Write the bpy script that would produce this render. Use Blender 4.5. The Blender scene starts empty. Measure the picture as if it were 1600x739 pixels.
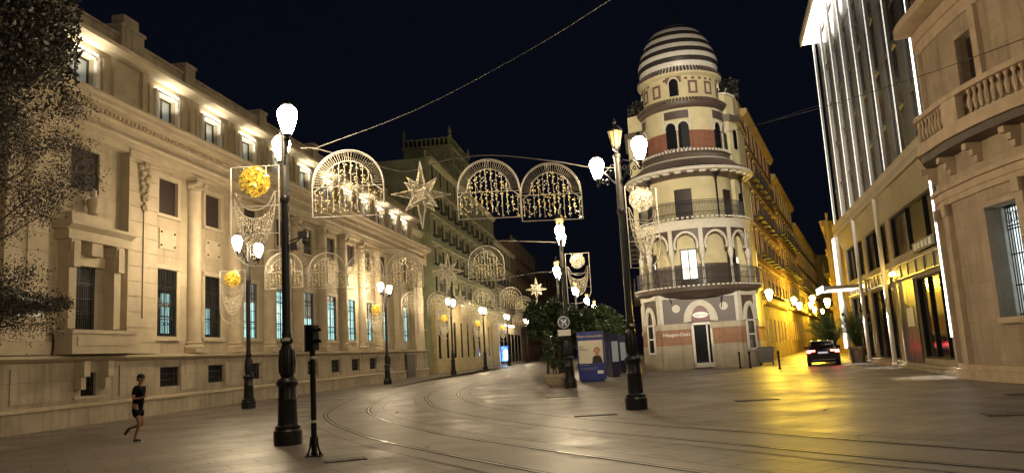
import bpy, math, random
from mathutils import Vector, Matrix, Quaternion
random.seed(7)
scn = bpy.context.scene
col = scn.collection
PI = math.pi
R = math.radians

# ------------------------------------------------------------------ materials
def newmat(name):
    m = bpy.data.materials.new(name); m.use_nodes = True
    nt = m.node_tree; b = nt.nodes['Principled BSDF']
    return m, nt, b

def simple(name, c, rough=.6, metal=0, emit=0, ec=None, noise=.0, nscale=6, bump=0, spec=.5):
    m, nt, b = newmat(name)
    b.inputs['Base Color'].default_value = (*c, 1)
    b.inputs['Roughness'].default_value = rough
    b.inputs['Metallic'].default_value = metal
    b.inputs['Specular IOR Level'].default_value = spec
    if emit:
        b.inputs['Emission Color'].default_value = (*(ec or c), 1)
        b.inputs['Emission Strength'].default_value = emit
    if noise or bump:
        tc = nt.nodes.new('ShaderNodeTexCoord'); n = nt.nodes.new('ShaderNodeTexNoise')
        n.inputs['Scale'].default_value = nscale; n.inputs['Detail'].default_value = 6
        nt.links.new(tc.outputs['Object'], n.inputs['Vector'])
        if noise:
            mr = nt.nodes.new('ShaderNodeMapRange')
            mr.inputs[1].default_value = .25; mr.inputs[2].default_value = .75
            mr.inputs[3].default_value = 1 - noise; mr.inputs[4].default_value = 1 + noise
            mx = nt.nodes.new('ShaderNodeMix'); mx.data_type = 'RGBA'; mx.blend_type = 'MULTIPLY'
            mx.inputs[0].default_value = 1; mx.inputs[6].default_value = (*c, 1)
            nt.links.new(n.outputs[0], mr.inputs[0]); nt.links.new(mr.outputs[0], mx.inputs[7])
            nt.links.new(mx.outputs[2], b.inputs['Base Color'])
        if bump:
            bp = nt.nodes.new('ShaderNodeBump'); bp.inputs['Strength'].default_value = bump
            bp.inputs['Distance'].default_value = .02
            nt.links.new(n.outputs[0], bp.inputs['Height']); nt.links.new(bp.outputs[0], b.inputs['Normal'])
    return m

def stone(name, c, bw=1.1, bh=.5, mortar=.012, c2=None, rough=.8, stain=.22, joint=.75, bump=.5, c_m=None):
    """ashlar / brick: object space, blocks laid in the x-z plane"""
    m, nt, b = newmat(name); N = nt.nodes.new; L = nt.links.new
    tc = N('ShaderNodeTexCoord'); sp = N('ShaderNodeSeparateXYZ'); cb = N('ShaderNodeCombineXYZ')
    L(tc.outputs['Object'], sp.inputs[0])
    ad = N('ShaderNodeMath'); ad.operation = 'ADD'; L(sp.outputs[0], ad.inputs[0]); L(sp.outputs[1], ad.inputs[1])
    L(ad.outputs[0], cb.inputs[0]); L(sp.outputs[2], cb.inputs[1])
    br = N('ShaderNodeTexBrick'); br.inputs['Scale'].default_value = 1
    br.inputs['Brick Width'].default_value = bw; br.inputs['Row Height'].default_value = bh
    br.inputs['Mortar Size'].default_value = mortar; br.inputs['Mortar Smooth'].default_value = .3
    c2 = c2 or tuple(v * .88 for v in c); cm = c_m or tuple(v * joint for v in c)
    br.inputs['Color1'].default_value = (*c, 1); br.inputs['Color2'].default_value = (*c2, 1); br.inputs['Mortar'].default_value = (*cm, 1)
    L(cb.outputs[0], br.inputs['Vector'])
    n = N('ShaderNodeTexNoise'); n.inputs['Scale'].default_value = .9; n.inputs['Detail'].default_value = 9; n.inputs['Roughness'].default_value = .65
    L(tc.outputs['Object'], n.inputs['Vector'])
    mr = N('ShaderNodeMapRange'); mr.inputs[1].default_value = .3; mr.inputs[2].default_value = .7
    mr.inputs[3].default_value = 1 - stain; mr.inputs[4].default_value = 1 + stain * .4
    L(n.outputs[0], mr.inputs[0])
    mx = N('ShaderNodeMix'); mx.data_type = 'RGBA'; mx.blend_type = 'MULTIPLY'; mx.inputs[0].default_value = 1
    L(br.outputs[0], mx.inputs[6]); L(mr.outputs[0], mx.inputs[7])
    mps = N('ShaderNodeMapping'); mps.inputs['Scale'].default_value = (2.6, 2.6, .16); L(tc.outputs['Object'], mps.inputs[0])
    ns = N('ShaderNodeTexNoise'); ns.inputs['Scale'].default_value = 1.3; ns.inputs['Detail'].default_value = 7; ns.inputs['Roughness'].default_value = .7; L(mps.outputs[0], ns.inputs['Vector'])
    ms = N('ShaderNodeMapRange'); ms.inputs[1].default_value = .48; ms.inputs[2].default_value = .72; ms.inputs[3].default_value = 1; ms.inputs[4].default_value = 1 - stain * 1.5; L(ns.outputs[0], ms.inputs[0])
    mx3 = N('ShaderNodeMix'); mx3.data_type = 'RGBA'; mx3.blend_type = 'MULTIPLY'; mx3.inputs[0].default_value = 1
    L(mx.outputs[2], mx3.inputs[6]); L(ms.outputs[0], mx3.inputs[7]); L(mx3.outputs[2], b.inputs['Base Color'])
    b.inputs['Roughness'].default_value = rough
    n2 = N('ShaderNodeTexNoise'); n2.inputs['Scale'].default_value = 25; n2.inputs['Detail'].default_value = 4
    L(tc.outputs['Object'], n2.inputs['Vector'])
    sm = N('ShaderNodeMath'); sm.operation = 'MULTIPLY_ADD'; sm.inputs[1].default_value = -1
    L(br.outputs['Fac'], sm.inputs[0])
    sc_ = N('ShaderNodeMath'); sc_.operation = 'MULTIPLY'; sc_.inputs[1].default_value = .35; L(n2.outputs[0], sc_.inputs[0]); L(sc_.outputs[0], sm.inputs[2])
    bp = N('ShaderNodeBump'); bp.inputs['Strength'].default_value = bump; bp.inputs['Distance'].default_value = .02
    L(sm.outputs[0], bp.inputs['Height']); L(bp.outputs[0], b.inputs['Normal'])
    return m

M = {}
M['bank'] = stone('bank_limestone', (.41, .34, .235), 1.25, .62, .012)
M['bank_plain'] = simple('bank_moulding_stone', (.42, .35, .245), .8, noise=.14, nscale=1.6, bump=.15)
M['bank_base'] = stone('bank_base_stone', (.38, .315, .225), 1.9, .82, .012, stain=.3)
M['cream'] = stone('green_cream_render', (.31, .325, .20), 2.2, .9, .006, stain=.3, joint=.9)
M['cream_trim'] = simple('cream_trim', (.40, .38, .24), .8, noise=.15, nscale=2)
M['yellow_stone'] = stone('yellow_ground_floor_stone', (.42, .34, .17), 1.6, .7, .012, stain=.3)
M['dull_red'] = stone('dull_red_render', (.22, .12, .08), 2.5, 1.1, .005, stain=.3)
M['dull_grey'] = stone('dull_brown_render', (.22, .19, .13), 2.5, 1.1, .005, stain=.3)
M['tower_yellow'] = simple('tower_yellow_render', (.52, .45, .27), .8, noise=.12, nscale=1.5, bump=.1)
M['tower_white'] = simple('tower_white_stone', (.56, .52, .44), .7, noise=.1, nscale=4, bump=.1)
M['tower_base'] = stone('tower_base_stone', (.48, .42, .31), 1.5, .75, .01, stain=.2)
M['tower_brick'] = stone('orange_brick', (.42, .20, .10), .30, .085, .012, c2=(.34, .15, .08), c_m=(.30, .24, .18), stain=.2)
M['tower_red'] = simple('dark_red_tiles', (.16, .075, .06), .6, noise=.25, nscale=9)
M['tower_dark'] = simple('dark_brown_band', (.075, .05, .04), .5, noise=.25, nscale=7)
M['roof_tile'] = simple('glazed_roof_tiles', (.10, .075, .06), .4, noise=.3, nscale=8)
M['dome_black'] = simple('black_dome_tiles', (.035, .028, .026), .35, noise=.3, nscale=12)
M['dome_white'] = simple('white_dome_tiles', (.60, .56, .50), .4, noise=.18, nscale=12)
M['wood'] = simple('dark_shutter_wood', (.026, .014, .011), .6, noise=.3, nscale=5)
M['iron'] = simple('black_wrought_iron', (.008, .008, .009), .55, spec=.3)
M['lamp_iron'] = simple('black_cast_iron', (.016, .016, .018), .38, metal=.35, noise=.3, nscale=14, bump=.12)
M['lamp_iron_dull'] = simple('lighter_grey_iron', (.05, .048, .045), .5, metal=.2, noise=.25, nscale=10)
M['dark_glass'] = simple('dark_window_glass', (.010, .011, .013), .1, spec=.45)
M['yellow_side'] = stone('yellow_street_facade', (.44, .32, .13), 1.8, .9, .008, stain=.3, joint=.85)
M['red_side'] = stone('red_brick_side_facade', (.27, .12, .07), .5, .16, .012, stain=.2)
M['steel'] = simple('brushed_steel', (.45, .45, .46), .3, metal=.9)
M['rail'] = simple('tram_rail_steel', (.22, .19, .165), .34, metal=1, noise=.3, nscale=2)
M['groove'] = simple('rail_rubber_seal', (.02, .018, .016), .7)
M['white_plastic'] = simple('white_garland_cord', (.62, .56, .44), .4)
M['white_frame'] = simple('white_painted_frame', (.66, .62, .55), .4)
M['bead'] = simple('clear_garland_beads', (.85, .78, .58), .2, emit=.35, ec=(1, .8, .45))  # faint glow put into the beads, though the garlands are unlit
M['gold_bead'] = simple('gold_garland_beads', (.85, .60, .12), .25, metal=.6, emit=.5, ec=(1, .65, .12))  # weak emission paints in the golden glints
M['lamp_glow'] = simple('lit_lantern_glass', (1, .85, .6), .3, emit=250, ec=(1, .79, .50))
M['lamp_off'] = simple('unlit_lantern_glass', (.50, .34, .14), .3, emit=.12, ec=(1, .6, .2))  # slight amber glow put into the glass of an unlit lantern
M['sodium'] = simple('sodium_lantern_glass', (1, .7, .2), .3, emit=430, ec=(1, .62, .05))
M['led'] = simple('white_led_strip', (1, .95, .85), .3, emit=9, ec=(1, .93, .80))
M['led_soft'] = simple('dim_led_strip', (1, .95, .85), .3, emit=2.2, ec=(1, .93, .80))
M['soil'] = simple('soil', (.03, .02, .012), .9)
M['terracotta'] = simple('pale_planter', (.36, .30, .22), .75, noise=.15, nscale=4, bump=.1)
M['blue'] = simple('blue_panel_vinyl', (.012, .026, .20), .35)
M['paper'] = simple('poster_paper', (.62, .58, .50), .5)
M['white_paint'] = simple('white_paint', (.78, .77, .74), .4)
M['gold_text'] = simple('yellow_lettering', (.75, .58, .22), .5)
M['concrete_grey'] = simple('grey_soffit_panels', (.33, .29, .22), .6, noise=.08, nscale=2)

def glow_window(name, c, strength, wave=30, lo=.35):
    m, nt, b = newmat(name); N = nt.nodes.new; L = nt.links.new
    tc = N('ShaderNodeTexCoord'); w = N('ShaderNodeTexWave'); w.bands_direction = 'X'
    w.inputs['Scale'].default_value = wave / 6; w.inputs['Distortion'].default_value = 2.5; w.inputs['Detail Scale'].default_value = .6
    L(tc.outputs['Object'], w.inputs['Vector'])
    mr = N('ShaderNodeMapRange'); mr.inputs[3].default_value = lo * strength; mr.inputs[4].default_value = strength
    L(w.outputs['Fac'], mr.inputs[0]); L(mr.outputs[0], b.inputs['Emission Strength'])
    b.inputs['Emission Color'].default_value = (*c, 1); b.inputs['Base Color'].default_value = (.03, .035, .035, 1)
    b.inputs['Roughness'].default_value = .15
    return m
M['cyan_lit'] = glow_window('cyan_lit_curtained_pane', (.42, .78, .74), 1.7)
M['attic_pane'] = simple('attic_blind_pane', (.14, .14, .115), .2, emit=.12, ec=(.8, .9, .8))
M['warm_lit'] = glow_window('bright_lit_pane', (1, .93, .78), 2.2, 6, .6)
M['white_lit'] = glow_window('cool_lit_pane', (.72, .82, .80), 1.7, 20, .5)

def leafmat(name, c):
    m, nt, b = newmat(name); N = nt.nodes.new; L = nt.links.new
    g = N('ShaderNodeNewGeometry'); h = N('ShaderNodeHueSaturation')
    h.inputs['Color'].default_value = (*c, 1)
    mr = N('ShaderNodeMapRange'); mr.inputs[3].default_value = .5; mr.inputs[4].default_value = 1.7
    L(g.outputs['Random Per Island'], mr.inputs[0]); L(mr.outputs[0], h.inputs['Value']); L(h.outputs[0], b.inputs['Base Color'])
    b.inputs['Roughness'].default_value = .45
    return m
M['leaf'] = leafmat('orange_tree_leaves', (.026, .044, .013))
M['leaf_dark'] = leafmat('dark_tree_leaves', (.020, .018, .013))
M['leaf_palm'] = leafmat('palm_leaves', (.05, .085, .025))
M['bark'] = simple('bark', (.07, .05, .035), .9, noise=.3, nscale=9, bump=.5)

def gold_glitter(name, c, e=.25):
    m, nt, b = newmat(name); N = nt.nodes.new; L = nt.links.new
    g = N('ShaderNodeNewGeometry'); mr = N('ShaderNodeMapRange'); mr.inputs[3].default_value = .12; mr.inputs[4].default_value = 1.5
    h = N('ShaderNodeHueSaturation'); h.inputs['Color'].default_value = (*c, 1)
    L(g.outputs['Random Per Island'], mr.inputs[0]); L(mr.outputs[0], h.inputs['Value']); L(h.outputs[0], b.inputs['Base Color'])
    L(h.outputs[0], b.inputs['Emission Color']); b.inputs['Emission Strength'].default_value = e  # tinsel is no lamp; its glitter is partly added glow
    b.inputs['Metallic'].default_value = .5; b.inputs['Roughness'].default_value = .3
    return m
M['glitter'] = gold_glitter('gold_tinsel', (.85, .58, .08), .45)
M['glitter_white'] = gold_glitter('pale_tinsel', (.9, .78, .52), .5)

def ground_mat(k=1, bw_=1.2, nm='granite_paving'):
    m, nt, b = newmat(nm); N = nt.nodes.new; L = nt.links.new
    tc = N('ShaderNodeTexCoord'); mp = N('ShaderNodeMapping'); mp.inputs['Rotation'].default_value = (0, 0, R(-32))
    L(tc.outputs['Object'], mp.inputs[0])
    br = N('ShaderNodeTexBrick'); br.inputs['Scale'].default_value = 1
    br.inputs['Brick Width'].default_value = bw_; br.inputs['Row Height'].default_value = min(.6, bw_)
    br.inputs['Mortar Size'].default_value = .018; br.inputs['Mortar Smooth'].default_value = .3
    br.inputs['Color1'].default_value = (.178 * k, .150 * k, .129 * k, 1); br.inputs['Color2'].default_value = (.152 * k, .128 * k, .110 * k, 1); br.inputs['Mortar'].default_value = (.05, .042, .034, 1)
    L(mp.outputs[0], br.inputs['Vector'])
    n = N('ShaderNodeTexNoise'); n.inputs['Scale'].default_value = .22; n.inputs['Detail'].default_value = 8; n.inputs['Roughness'].default_value = .6
    L(tc.outputs['Object'], n.inputs['Vector'])
    mr = N('ShaderNodeMapRange'); mr.inputs[1].default_value = .3; mr.inputs[2].default_value = .7; mr.inputs[3].default_value = .62; mr.inputs[4].default_value = 1.25
    L(n.outputs[0], mr.inputs[0])
    mx = N('ShaderNodeMix'); mx.data_type = 'RGBA'; mx.blend_type = 'MULTIPLY'; mx.inputs[0].default_value = 1
    L(br.outputs[0], mx.inputs[6]); L(mr.outputs[0], mx.inputs[7])
    # small dark blotches (gum, oil)
    v = N('ShaderNodeTexNoise'); v.inputs['Scale'].default_value = 3.1; v.inputs['Detail'].default_value = 5
    L(tc.outputs['Object'], v.inputs['Vector'])
    m2 = N('ShaderNodeMapRange'); m2.inputs[1].default_value = .60; m2.inputs[2].default_value = .72; m2.inputs[3].default_value = 1; m2.inputs[4].default_value = .72
    L(v.outputs[0], m2.inputs[0])
    mx2 = N('ShaderNodeMix'); mx2.data_type = 'RGBA'; mx2.blend_type = 'MULTIPLY'; mx2.inputs[0].default_value = 1
    L(mx.outputs[2], mx2.inputs[6]); L(m2.outputs[0], mx2.inputs[7]); L(mx2.outputs[2], b.inputs['Base Color'])
    n3 = N('ShaderNodeTexNoise'); n3.inputs['Scale'].default_value = .6; n3.inputs['Detail'].default_value = 7
    L(tc.outputs['Object'], n3.inputs['Vector'])
    m3 = N('ShaderNodeMapRange'); m3.inputs[1].default_value = .3; m3.inputs[2].default_value = .7; m3.inputs[3].default_value = .33; m3.inputs[4].default_value = .58
    L(n3.outputs[0], m3.inputs[0]); L(m3.outputs[0], b.inputs['Roughness'])
    b.inputs['Specular IOR Level'].default_value = .4
    n4 = N('ShaderNodeTexNoise'); n4.inputs['Scale'].default_value = 9; n4.inputs['Detail'].default_value = 6
    L(tc.outputs['Object'], n4.inputs['Vector'])
    s1 = N('ShaderNodeMath'); s1.operation = 'MULTIPLY_ADD'; s1.inputs[1].default_value = -.8
    L(br.outputs['Fac'], s1.inputs[0]); L(n4.outputs[0], s1.inputs[2])
    bp = N('ShaderNodeBump'); bp.inputs['Strength'].default_value = .4; bp.inputs['Distance'].default_value = .012
    L(s1.outputs[0], bp.inputs['Height']); L(bp.outputs[0], b.inputs['Normal'])
    return m
M['ground'] = ground_mat()
M['pave_ground'] = ground_mat(1.28, .5, 'pavement_slabs')

M['eave_led'] = simple('warm_linear_eave_light', (1, 1, 1), .3, emit=26, ec=(1, .92, .70))
M['pave'] = stone('pale_pavement_slabs', (.20, .178, .15), .8, .8, .008, stain=.25, rough=.5)
M['reveal_white'] = simple('reveal_glow_tone', (.6, .6, .56), .6, noise=.15, nscale=3)  # pale colour paints in the window's light on the reveal
M['steel_matt'] = simple('matt_grey_fin', (.20, .19, .17), .45, metal=.3)
M['hotel_stone'] = stone('hotel_ground_stone', (.36, .30, .20), 1.6, .8, .006, stain=.15)
M['door_navy'] = simple('dark_navy_door', (.018, .025, .035), .35)
M['sodium_small'] = simple('small_orange_lamp', (1, .7, .2), .3, emit=60, ec=(1, .6, .1))
M['shop_maroon'] = simple('maroon_fascia', (.14, .025, .03), .45)
M['tower_brick_red'] = stone('red_drum_brick', (.28, .11, .06), .30, .085, .008, c2=(.22, .08, .05), c_m=(.16, .08, .05), stain=.2)
M['shop_lit'] = simple('bright_shop_window', (1, 1, 1), .4, emit=2.6, ec=(.95, 1, .92))
M['net_film'] = simple('star_netting_film', (.55, .48, .33), .5)
M['navy_dark'] = simple('dark_navy_panel', (.010, .012, .05), .4)
M['sign_blue'] = simple('sign_blue', (.06, .12, .28), .4)
M['wood_black'] = simple('printed_black', (.015, .013, .013), .5)
M['print_skin'] = simple('printed_skin_tone', (.45, .24, .16), .5)
M['print_hair'] = simple('printed_red_hair', (.42, .20, .10), .5)
M['bin_grey'] = simple('grey_bin_plastic', (.17, .16, .14), .5, noise=.15, nscale=5)
M['bin_lid'] = simple('dark_bin_lid', (.06, .055, .05), .5)
M['car_black'] = simple('black_car_paint', (.012, .010, .011), .18, spec=.8)
M['tail_red'] = simple('lit_tail_light', (1, .05, .03), .3, emit=26, ec=(1, .08, .06))
M['tyre'] = simple('tyre_rubber', (.015, .015, .015), .8)
M['plate_lit'] = simple('lit_number_plate', (.7, .72, .7), .4, emit=.35, ec=(.8, .9, 1))
M['skin'] = simple('skin', (.24, .12, .075), .6)
M['hair'] = simple('dark_hair', (.008, .006, .005), .8)
M['cloth_black'] = simple('black_shirt_fabric', (.004, .004, .005), .9, spec=.1)
M['cloth_navy'] = simple('navy_shorts_fabric', (.006, .006, .010), .9, spec=.1)
M['shoe_dark'] = simple('dark_running_shoe', (.03, .03, .035), .6)
# ------------------------------------------------------------------ mesh helpers
class MB:
    def __init__(s): s.v = []; s.f = []; s.m = []
    def add(s, vs, fs, mi=0):
        o = len(s.v); s.v += [tuple(v) for v in vs]; s.f += [tuple(i + o for i in f) for f in fs]; s.m += [mi] * len(fs)
    def box(s, x0, x1, y0, y1, z0, z1, mi=0, T=None):
        if y0 > y1: y0, y1 = y1, y0
        vs = [Vector((x, y, z)) for z in (z0, z1) for y in (y0, y1) for x in (x0, x1)]
        if T: vs = [T @ v for v in vs]
        s.add(vs, [(0, 2, 3, 1), (4, 5, 7, 6), (0, 1, 5, 4), (2, 6, 7, 3), (0, 4, 6, 2), (1, 3, 7, 5)], mi)
    def tube(s, pts, r, n=6, closed=False, mi=0, cap=True):
        pts = [Vector(p) for p in pts]; k = len(pts)
        rr = r if isinstance(r, (list, tuple)) else [r] * k
        o = len(s.v); up = Vector((0, 0, 1)); prev = None
        for i, p in enumerate(pts):
            if closed: t = pts[(i + 1) % k] - pts[i - 1]
            else: t = pts[min(i + 1, k - 1)] - pts[max(i - 1, 0)]
            t = t.normalized() if t.length > 1e-9 else Vector((0, 0, 1))
            if prev is None:
                a = t.cross(up)
                if a.length < .05: a = t.cross(Vector((1, 0, 0)))
            else:
                a = prev - t * prev.dot(t)
                if a.length < 1e-6: a = t.cross(up)
            a.normalize(); prev = a; b = t.cross(a)
            for j in range(n):
                q = 2 * PI * j / n
                s.v.append(tuple(p + (a * math.cos(q) + b * math.sin(q)) * rr[i]))
        rng = k if closed else k - 1
        for i in range(rng):
            for j in range(n):
                a0 = o + i * n + j; a1 = o + i * n + (j + 1) % n; b0 = o + ((i + 1) % k) * n + j; b1 = o + ((i + 1) % k) * n + (j + 1) % n
                s.f.append((a0, a1, b1, b0)); s.m.append(mi)
        if cap and not closed:
            s.f.append(tuple(o + j for j in range(n))[::-1]); s.m.append(mi)
            s.f.append(tuple(o + (k - 1) * n + j for j in range(n))); s.m.append(mi)
    def lathe(s, prof, n=24, c=(0, 0), a0=0, a1=2 * PI, mi=0, mis=None):
        o = len(s.v); full = abs(a1 - a0 - 2 * PI) < 1e-6; m = n if full else n + 1
        for r, z in prof:
            for j in range(m):
                a = a0 + (a1 - a0) * j / n
                s.v.append((c[0] + r * math.sin(a), c[1] - r * math.cos(a), z))   # angle 0 looks at -y
        for i in range(len(prof) - 1):
            for j in range(n):
                j2 = (j + 1) % m
                s.f.append((o + i * m + j, o + i * m + j2, o + (i + 1) * m + j2, o + (i + 1) * m + j)); s.m.append(mis[i] if mis else mi)
        if full:
            s.f.append(tuple(o + j for j in range(m))[::-1]); s.m.append(mi)
            s.f.append(tuple(o + (len(prof) - 1) * m + j for j in range(m))); s.m.append(mi)
    def prism(s, poly, z0, z1, mi=0, T=None):
        n = len(poly); vs = [Vector((x, y, z)) for z in (z0, z1) for x, y in poly]
        if T: vs = [T @ v for v in vs]
        s.add(vs, [tuple(range(n))[::-1], tuple(range(n, 2 * n))] + [(i, (i + 1) % n, n + (i + 1) % n, n + i) for i in range(n)], mi)
    def quad(s, c, u, v, mi=0):
        c = Vector(c); s.add([c - u - v, c + u - v, c + u + v, c - u + v], [(0, 1, 2, 3)], mi)
    def ball(s, c, r, nu=8, nv=5, mi=0, sx=1, sz=1):
        o = []; 
        for i in range(nv + 1):
            t = PI * i / nv; rr = max(r * math.sin(t), r * .02); o.append((rr * sx, c[2] - r * sz * math.cos(t)))
        s.lathe(o, nu, (c[0], c[1]), mi=mi)
    def build(s, name, mats, parent=None, smooth=False, loc=None, rot=None):
        me = bpy.data.meshes.new(name); me.from_pydata(s.v, [], s.f)
        mats = mats if isinstance(mats, (list, tuple)) else [mats]
        for m in mats: me.materials.append(M[m] if isinstance(m, str) else m)
        if len(mats) > 1:
            for p, mi in zip(me.polygons, s.m): p.material_index = mi
        if smooth:
            for p in me.polygons: p.use_smooth = True
            try: me.set_sharp_from_angle(angle=R(38))
            except Exception: pass
        me.update()
        o = bpy.data.objects.new(name, me); col.objects.link(o)
        if parent: o.parent = parent
        if loc: o.location = loc
        if rot: o.rotation_euler = rot
        return o

def tag(o, label=None, cat=None, group=None, kind=None):
    if label: o['label'] = label
    if cat: o['category'] = cat
    if group: o['group'] = group
    if kind: o['kind'] = kind
    return o
def node(name, label, cat, loc=(0, 0, 0), rz=0, group=None, parent=None):
    o = bpy.data.objects.new(name, None); col.objects.link(o); o.location = loc; o.rotation_euler = (0, 0, rz)
    o.empty_display_size = .2
    if parent: o.parent = parent
    else: tag(o, label, cat, group)
    return o
def copy_tree(o, parent=None):
    c = o.copy(); col.objects.link(c); c.parent = parent
    for ch in list(o.children): copy_tree(ch, c)
    return c
def put(o, loc, rz, label, group=None):
    o.location = loc; o.rotation_euler = (0, 0, rz); o['label'] = label
    if group: o['group'] = group
    return o
def text_mesh(name, body, size, mat, parent, T, extrude=.006, align='CENTER'):
    cu = bpy.data.curves.new(name, 'FONT'); cu.body = body; cu.size = size; cu.extrude = extrude
    cu.align_x = align; cu.align_y = 'CENTER'; cu.resolution_u = 3
    t = bpy.data.objects.new(name, cu); col.objects.link(t)
    dg = bpy.context.evaluated_depsgraph_get(); me = bpy.data.meshes.new_from_object(t.evaluated_get(dg))
    bpy.data.objects.remove(t); me.materials.clear(); me.materials.append(M[mat])
    o = bpy.data.objects.new(name, me); col.objects.link(o); o.parent = parent; o.matrix_local = T
    return o

class Fac:
    """a facade plane: s runs from A towards B, o is the distance out of the wall, z up"""
    def __init__(s, A, B, sg, name, label, cat='building', group=None):
        s.A = A; s.sg = sg; s.ang = math.atan2(B[1] - A[1], B[0] - A[0]); s.L = math.hypot(B[0] - A[0], B[1] - A[1])
        s.root = node(name, label, cat, (A[0], A[1], 0), s.ang, group)
    def bx(s, mb, s0, s1, o0, o1, z0, z1, mi=0): mb.box(s0, s1, s.sg * o0, s.sg * o1, z0, z1, mi)
    def wall(s, mb, s0, s1, z0, z1, o, th, ops, mi=0):
        xs = sorted({s0, s1, *[a for q in ops for a in (q[0], q[1]) if s0 < a < s1]})
        for a, b in zip(xs, xs[1:]):
            mid = (a + b) / 2; hs = sorted((q[2], q[3]) for q in ops if q[0] < mid < q[1]); z = z0
            for h0, h1 in hs:
                if h0 > z + 1e-4: s.bx(mb, a, b, o - th, o, z, h0, mi)
                z = max(z, h1)
            if z < z1 - 1e-4: s.bx(mb, a, b, o - th, o, z, z1, mi)
    def cornice(s, mb, s0, s1, prof, mi=0):
        """prof: (o, z) outline points from bottom to top; closed back to the wall"""
        n = len(prof); vs = [(x, s.sg * o, z) for x in (s0, s1) for o, z in prof]
        mb.add(vs, [tuple(range(n)), tuple(range(n, 2 * n))[::-1]] + [(i, (i + 1) % n, n + (i + 1) % n, n + i) for i in range(n)], mi)
    def world(s, a, o, z):
        c, n = math.cos(s.ang), math.sin(s.ang); y = s.sg * o
        return (s.A[0] + a * c - y * n, s.A[1] + a * n + y * c, z)

def grille(mb, s0, s1, y, z0, z1, step=.13, r=.012, rows=3):
    n = max(2, round((s1 - s0) / step))
    for i in range(n + 1):
        x = s0 + (s1 - s0) * i / n; mb.box(x - r, x + r, y - r, y + r, z0, z1)
    for j in range(rows + 1):
        z = z0 + (z1 - z0) * j / rows; mb.box(s0, s1, y - r * 1.3, y + r * 1.3, z - r * 1.2, z + r * 1.2)
# ------------------------------------------------------------------ ground, tram tracks
mb = MB(); mb.add([(-500, -300, 0), (500, -300, 0), (500, 700, 0), (-500, 700, 0)], [(0, 1, 2, 3)])
tag(mb.build('ground', 'ground'), kind='structure')

def catmull(P, k=10):
    P = [Vector((*p, 0)) if len(p) == 2 else Vector(p) for p in P]; out = []
    Q = [2 * P[0] - P[1]] + P + [2 * P[-1] - P[-2]]
    for i in range(1, len(Q) - 2):
        for j in range(k):
            t = j / k; a, b, c, d = Q[i - 1], Q[i], Q[i + 1], Q[i + 2]
            out.append(.5 * ((2 * b) + (-a + c) * t + (2 * a - 5 * b + 4 * c - d) * t * t + (-a + 3 * b - 3 * c + d) * t ** 3))
    out.append(P[-1]); return out
def ribbon(mb, P, off, w, z, mi=0, h=0):
    vs = []
    for i, p in enumerate(P):
        t = (P[min(i + 1, len(P) - 1)] - P[max(i - 1, 0)]).normalized(); n = Vector((-t.y, t.x, 0))
        vs += [(p.x + n.x * (off - w / 2), p.y + n.y * (off - w / 2), z), (p.x + n.x * (off + w / 2), p.y + n.y * (off + w / 2), z)]
    mb.add(vs, [(2 * i, 2 * i + 1, 2 * i + 3, 2 * i + 2) for i in range(len(P) - 1)], mi)
M['track_paving'] = simple('track_bed_concrete', (.162, .138, .118), .5, noise=.3, nscale=.8, bump=.1)
M['seam'] = simple('track_bed_joint', (.035, .03, .025), .8)
tracks = [[(-1.6, 105), (-4.6, 80), (-6.6, 60), (-7.35, 45), (-7.2, 37), (-6.3, 28.5), (-4.95, 23.4), (-3.0, 18.6), (-1.9, 16.4), (-.7, 14.3), (.55, 12.2), (2.2, 9.4), (4.6, 5.6), (8, .5)],
          [(2.6, 105), (-.6, 80), (-2.7, 60), (-3.7, 45), (-3.65, 36.5), (-2.9, 30.8), (-2.15, 27), (-.93, 23.4), (.75, 19.5), (2.2, 16.7), (3.7, 14.3), (5.6, 11.1), (8, 7.5), (11, 3)]]
bed = MB(); seams = MB()
for k, t in enumerate(tracks):
    P = catmull(t, 12)
    ribbon(bed, P, 0, 2.5, .004)
    for o in (-1.25, 1.25): ribbon(seams, P, o, .018, .008)
    for o in (-.72, .72):
        r = MB(); ribbon(r, P, o, .16, .008, 0); ribbon(r, P, o, .055, .012, 1); ribbon(r, P, o + (.05 if o < 0 else -.05), .03, .0125, 0)
        rr = r.build('tram_rail', ['groove', 'rail']); tag(rr, kind='structure')
tag(bed.build('track_bed', 'track_paving'), kind='structure'); tag(seams.build('track_bed_joints', 'seam'), kind='structure')

M['cover_iron'] = simple('cast_iron_cover', (.075, .065, .056), .5, metal=.5, noise=.3, nscale=20)
def cover(x, y, w, d, rz, label):
    c = MB(); c.box(-w / 2, w / 2, -d / 2, d / 2, .0, .012)
    n = int(w / .09)
    for i in range(n):
        q = -w / 2 + .05 + (w - .1) * i / max(1, n - 1); c.box(q - .015, q + .015, -d / 2 + .05, d / 2 - .05, .013, .02)
    o = c.build('drain_cover', 'cover_iron', loc=(x, y, .006), rot=(0, 0, rz)); tag(o, label, 'drain cover', 'iron covers set in the paving')
cover(-3.2, 14.1, .75, .42, .3, 'slotted iron drain cover beside the foot of the signal post')
cover(9.6, 15.2, 1.3, .6, -.3, 'broad iron cover in the empty paving on the hotel side')
cover(12.6, 19.3, 1.3, .55, -.3, 'iron cover closest to the round stone corner building')
cover(1.9, 20.4, 1.1, .4, 0, 'narrow iron cover just left of the tall pole with the unlit top lantern')
cover(1.5, 29.2, 1.2, .45, 0, 'narrow iron cover in front of the round stone planter')
cover(6.7, 22.4, 1.2, .5, -.1, 'iron cover between the near right pole and the yellow reflection')

lit = MB()
for i in range(26):
    x, y = random.uniform(-9, 13), random.uniform(12, 34); s = random.uniform(.015, .045)
    lit.box(x - s, x + s, y - s * .7, y + s * .7, .014, .014 + s * .5, T=None)
tag(lit.build('litter', 'paper'), kind='stuff')

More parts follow.
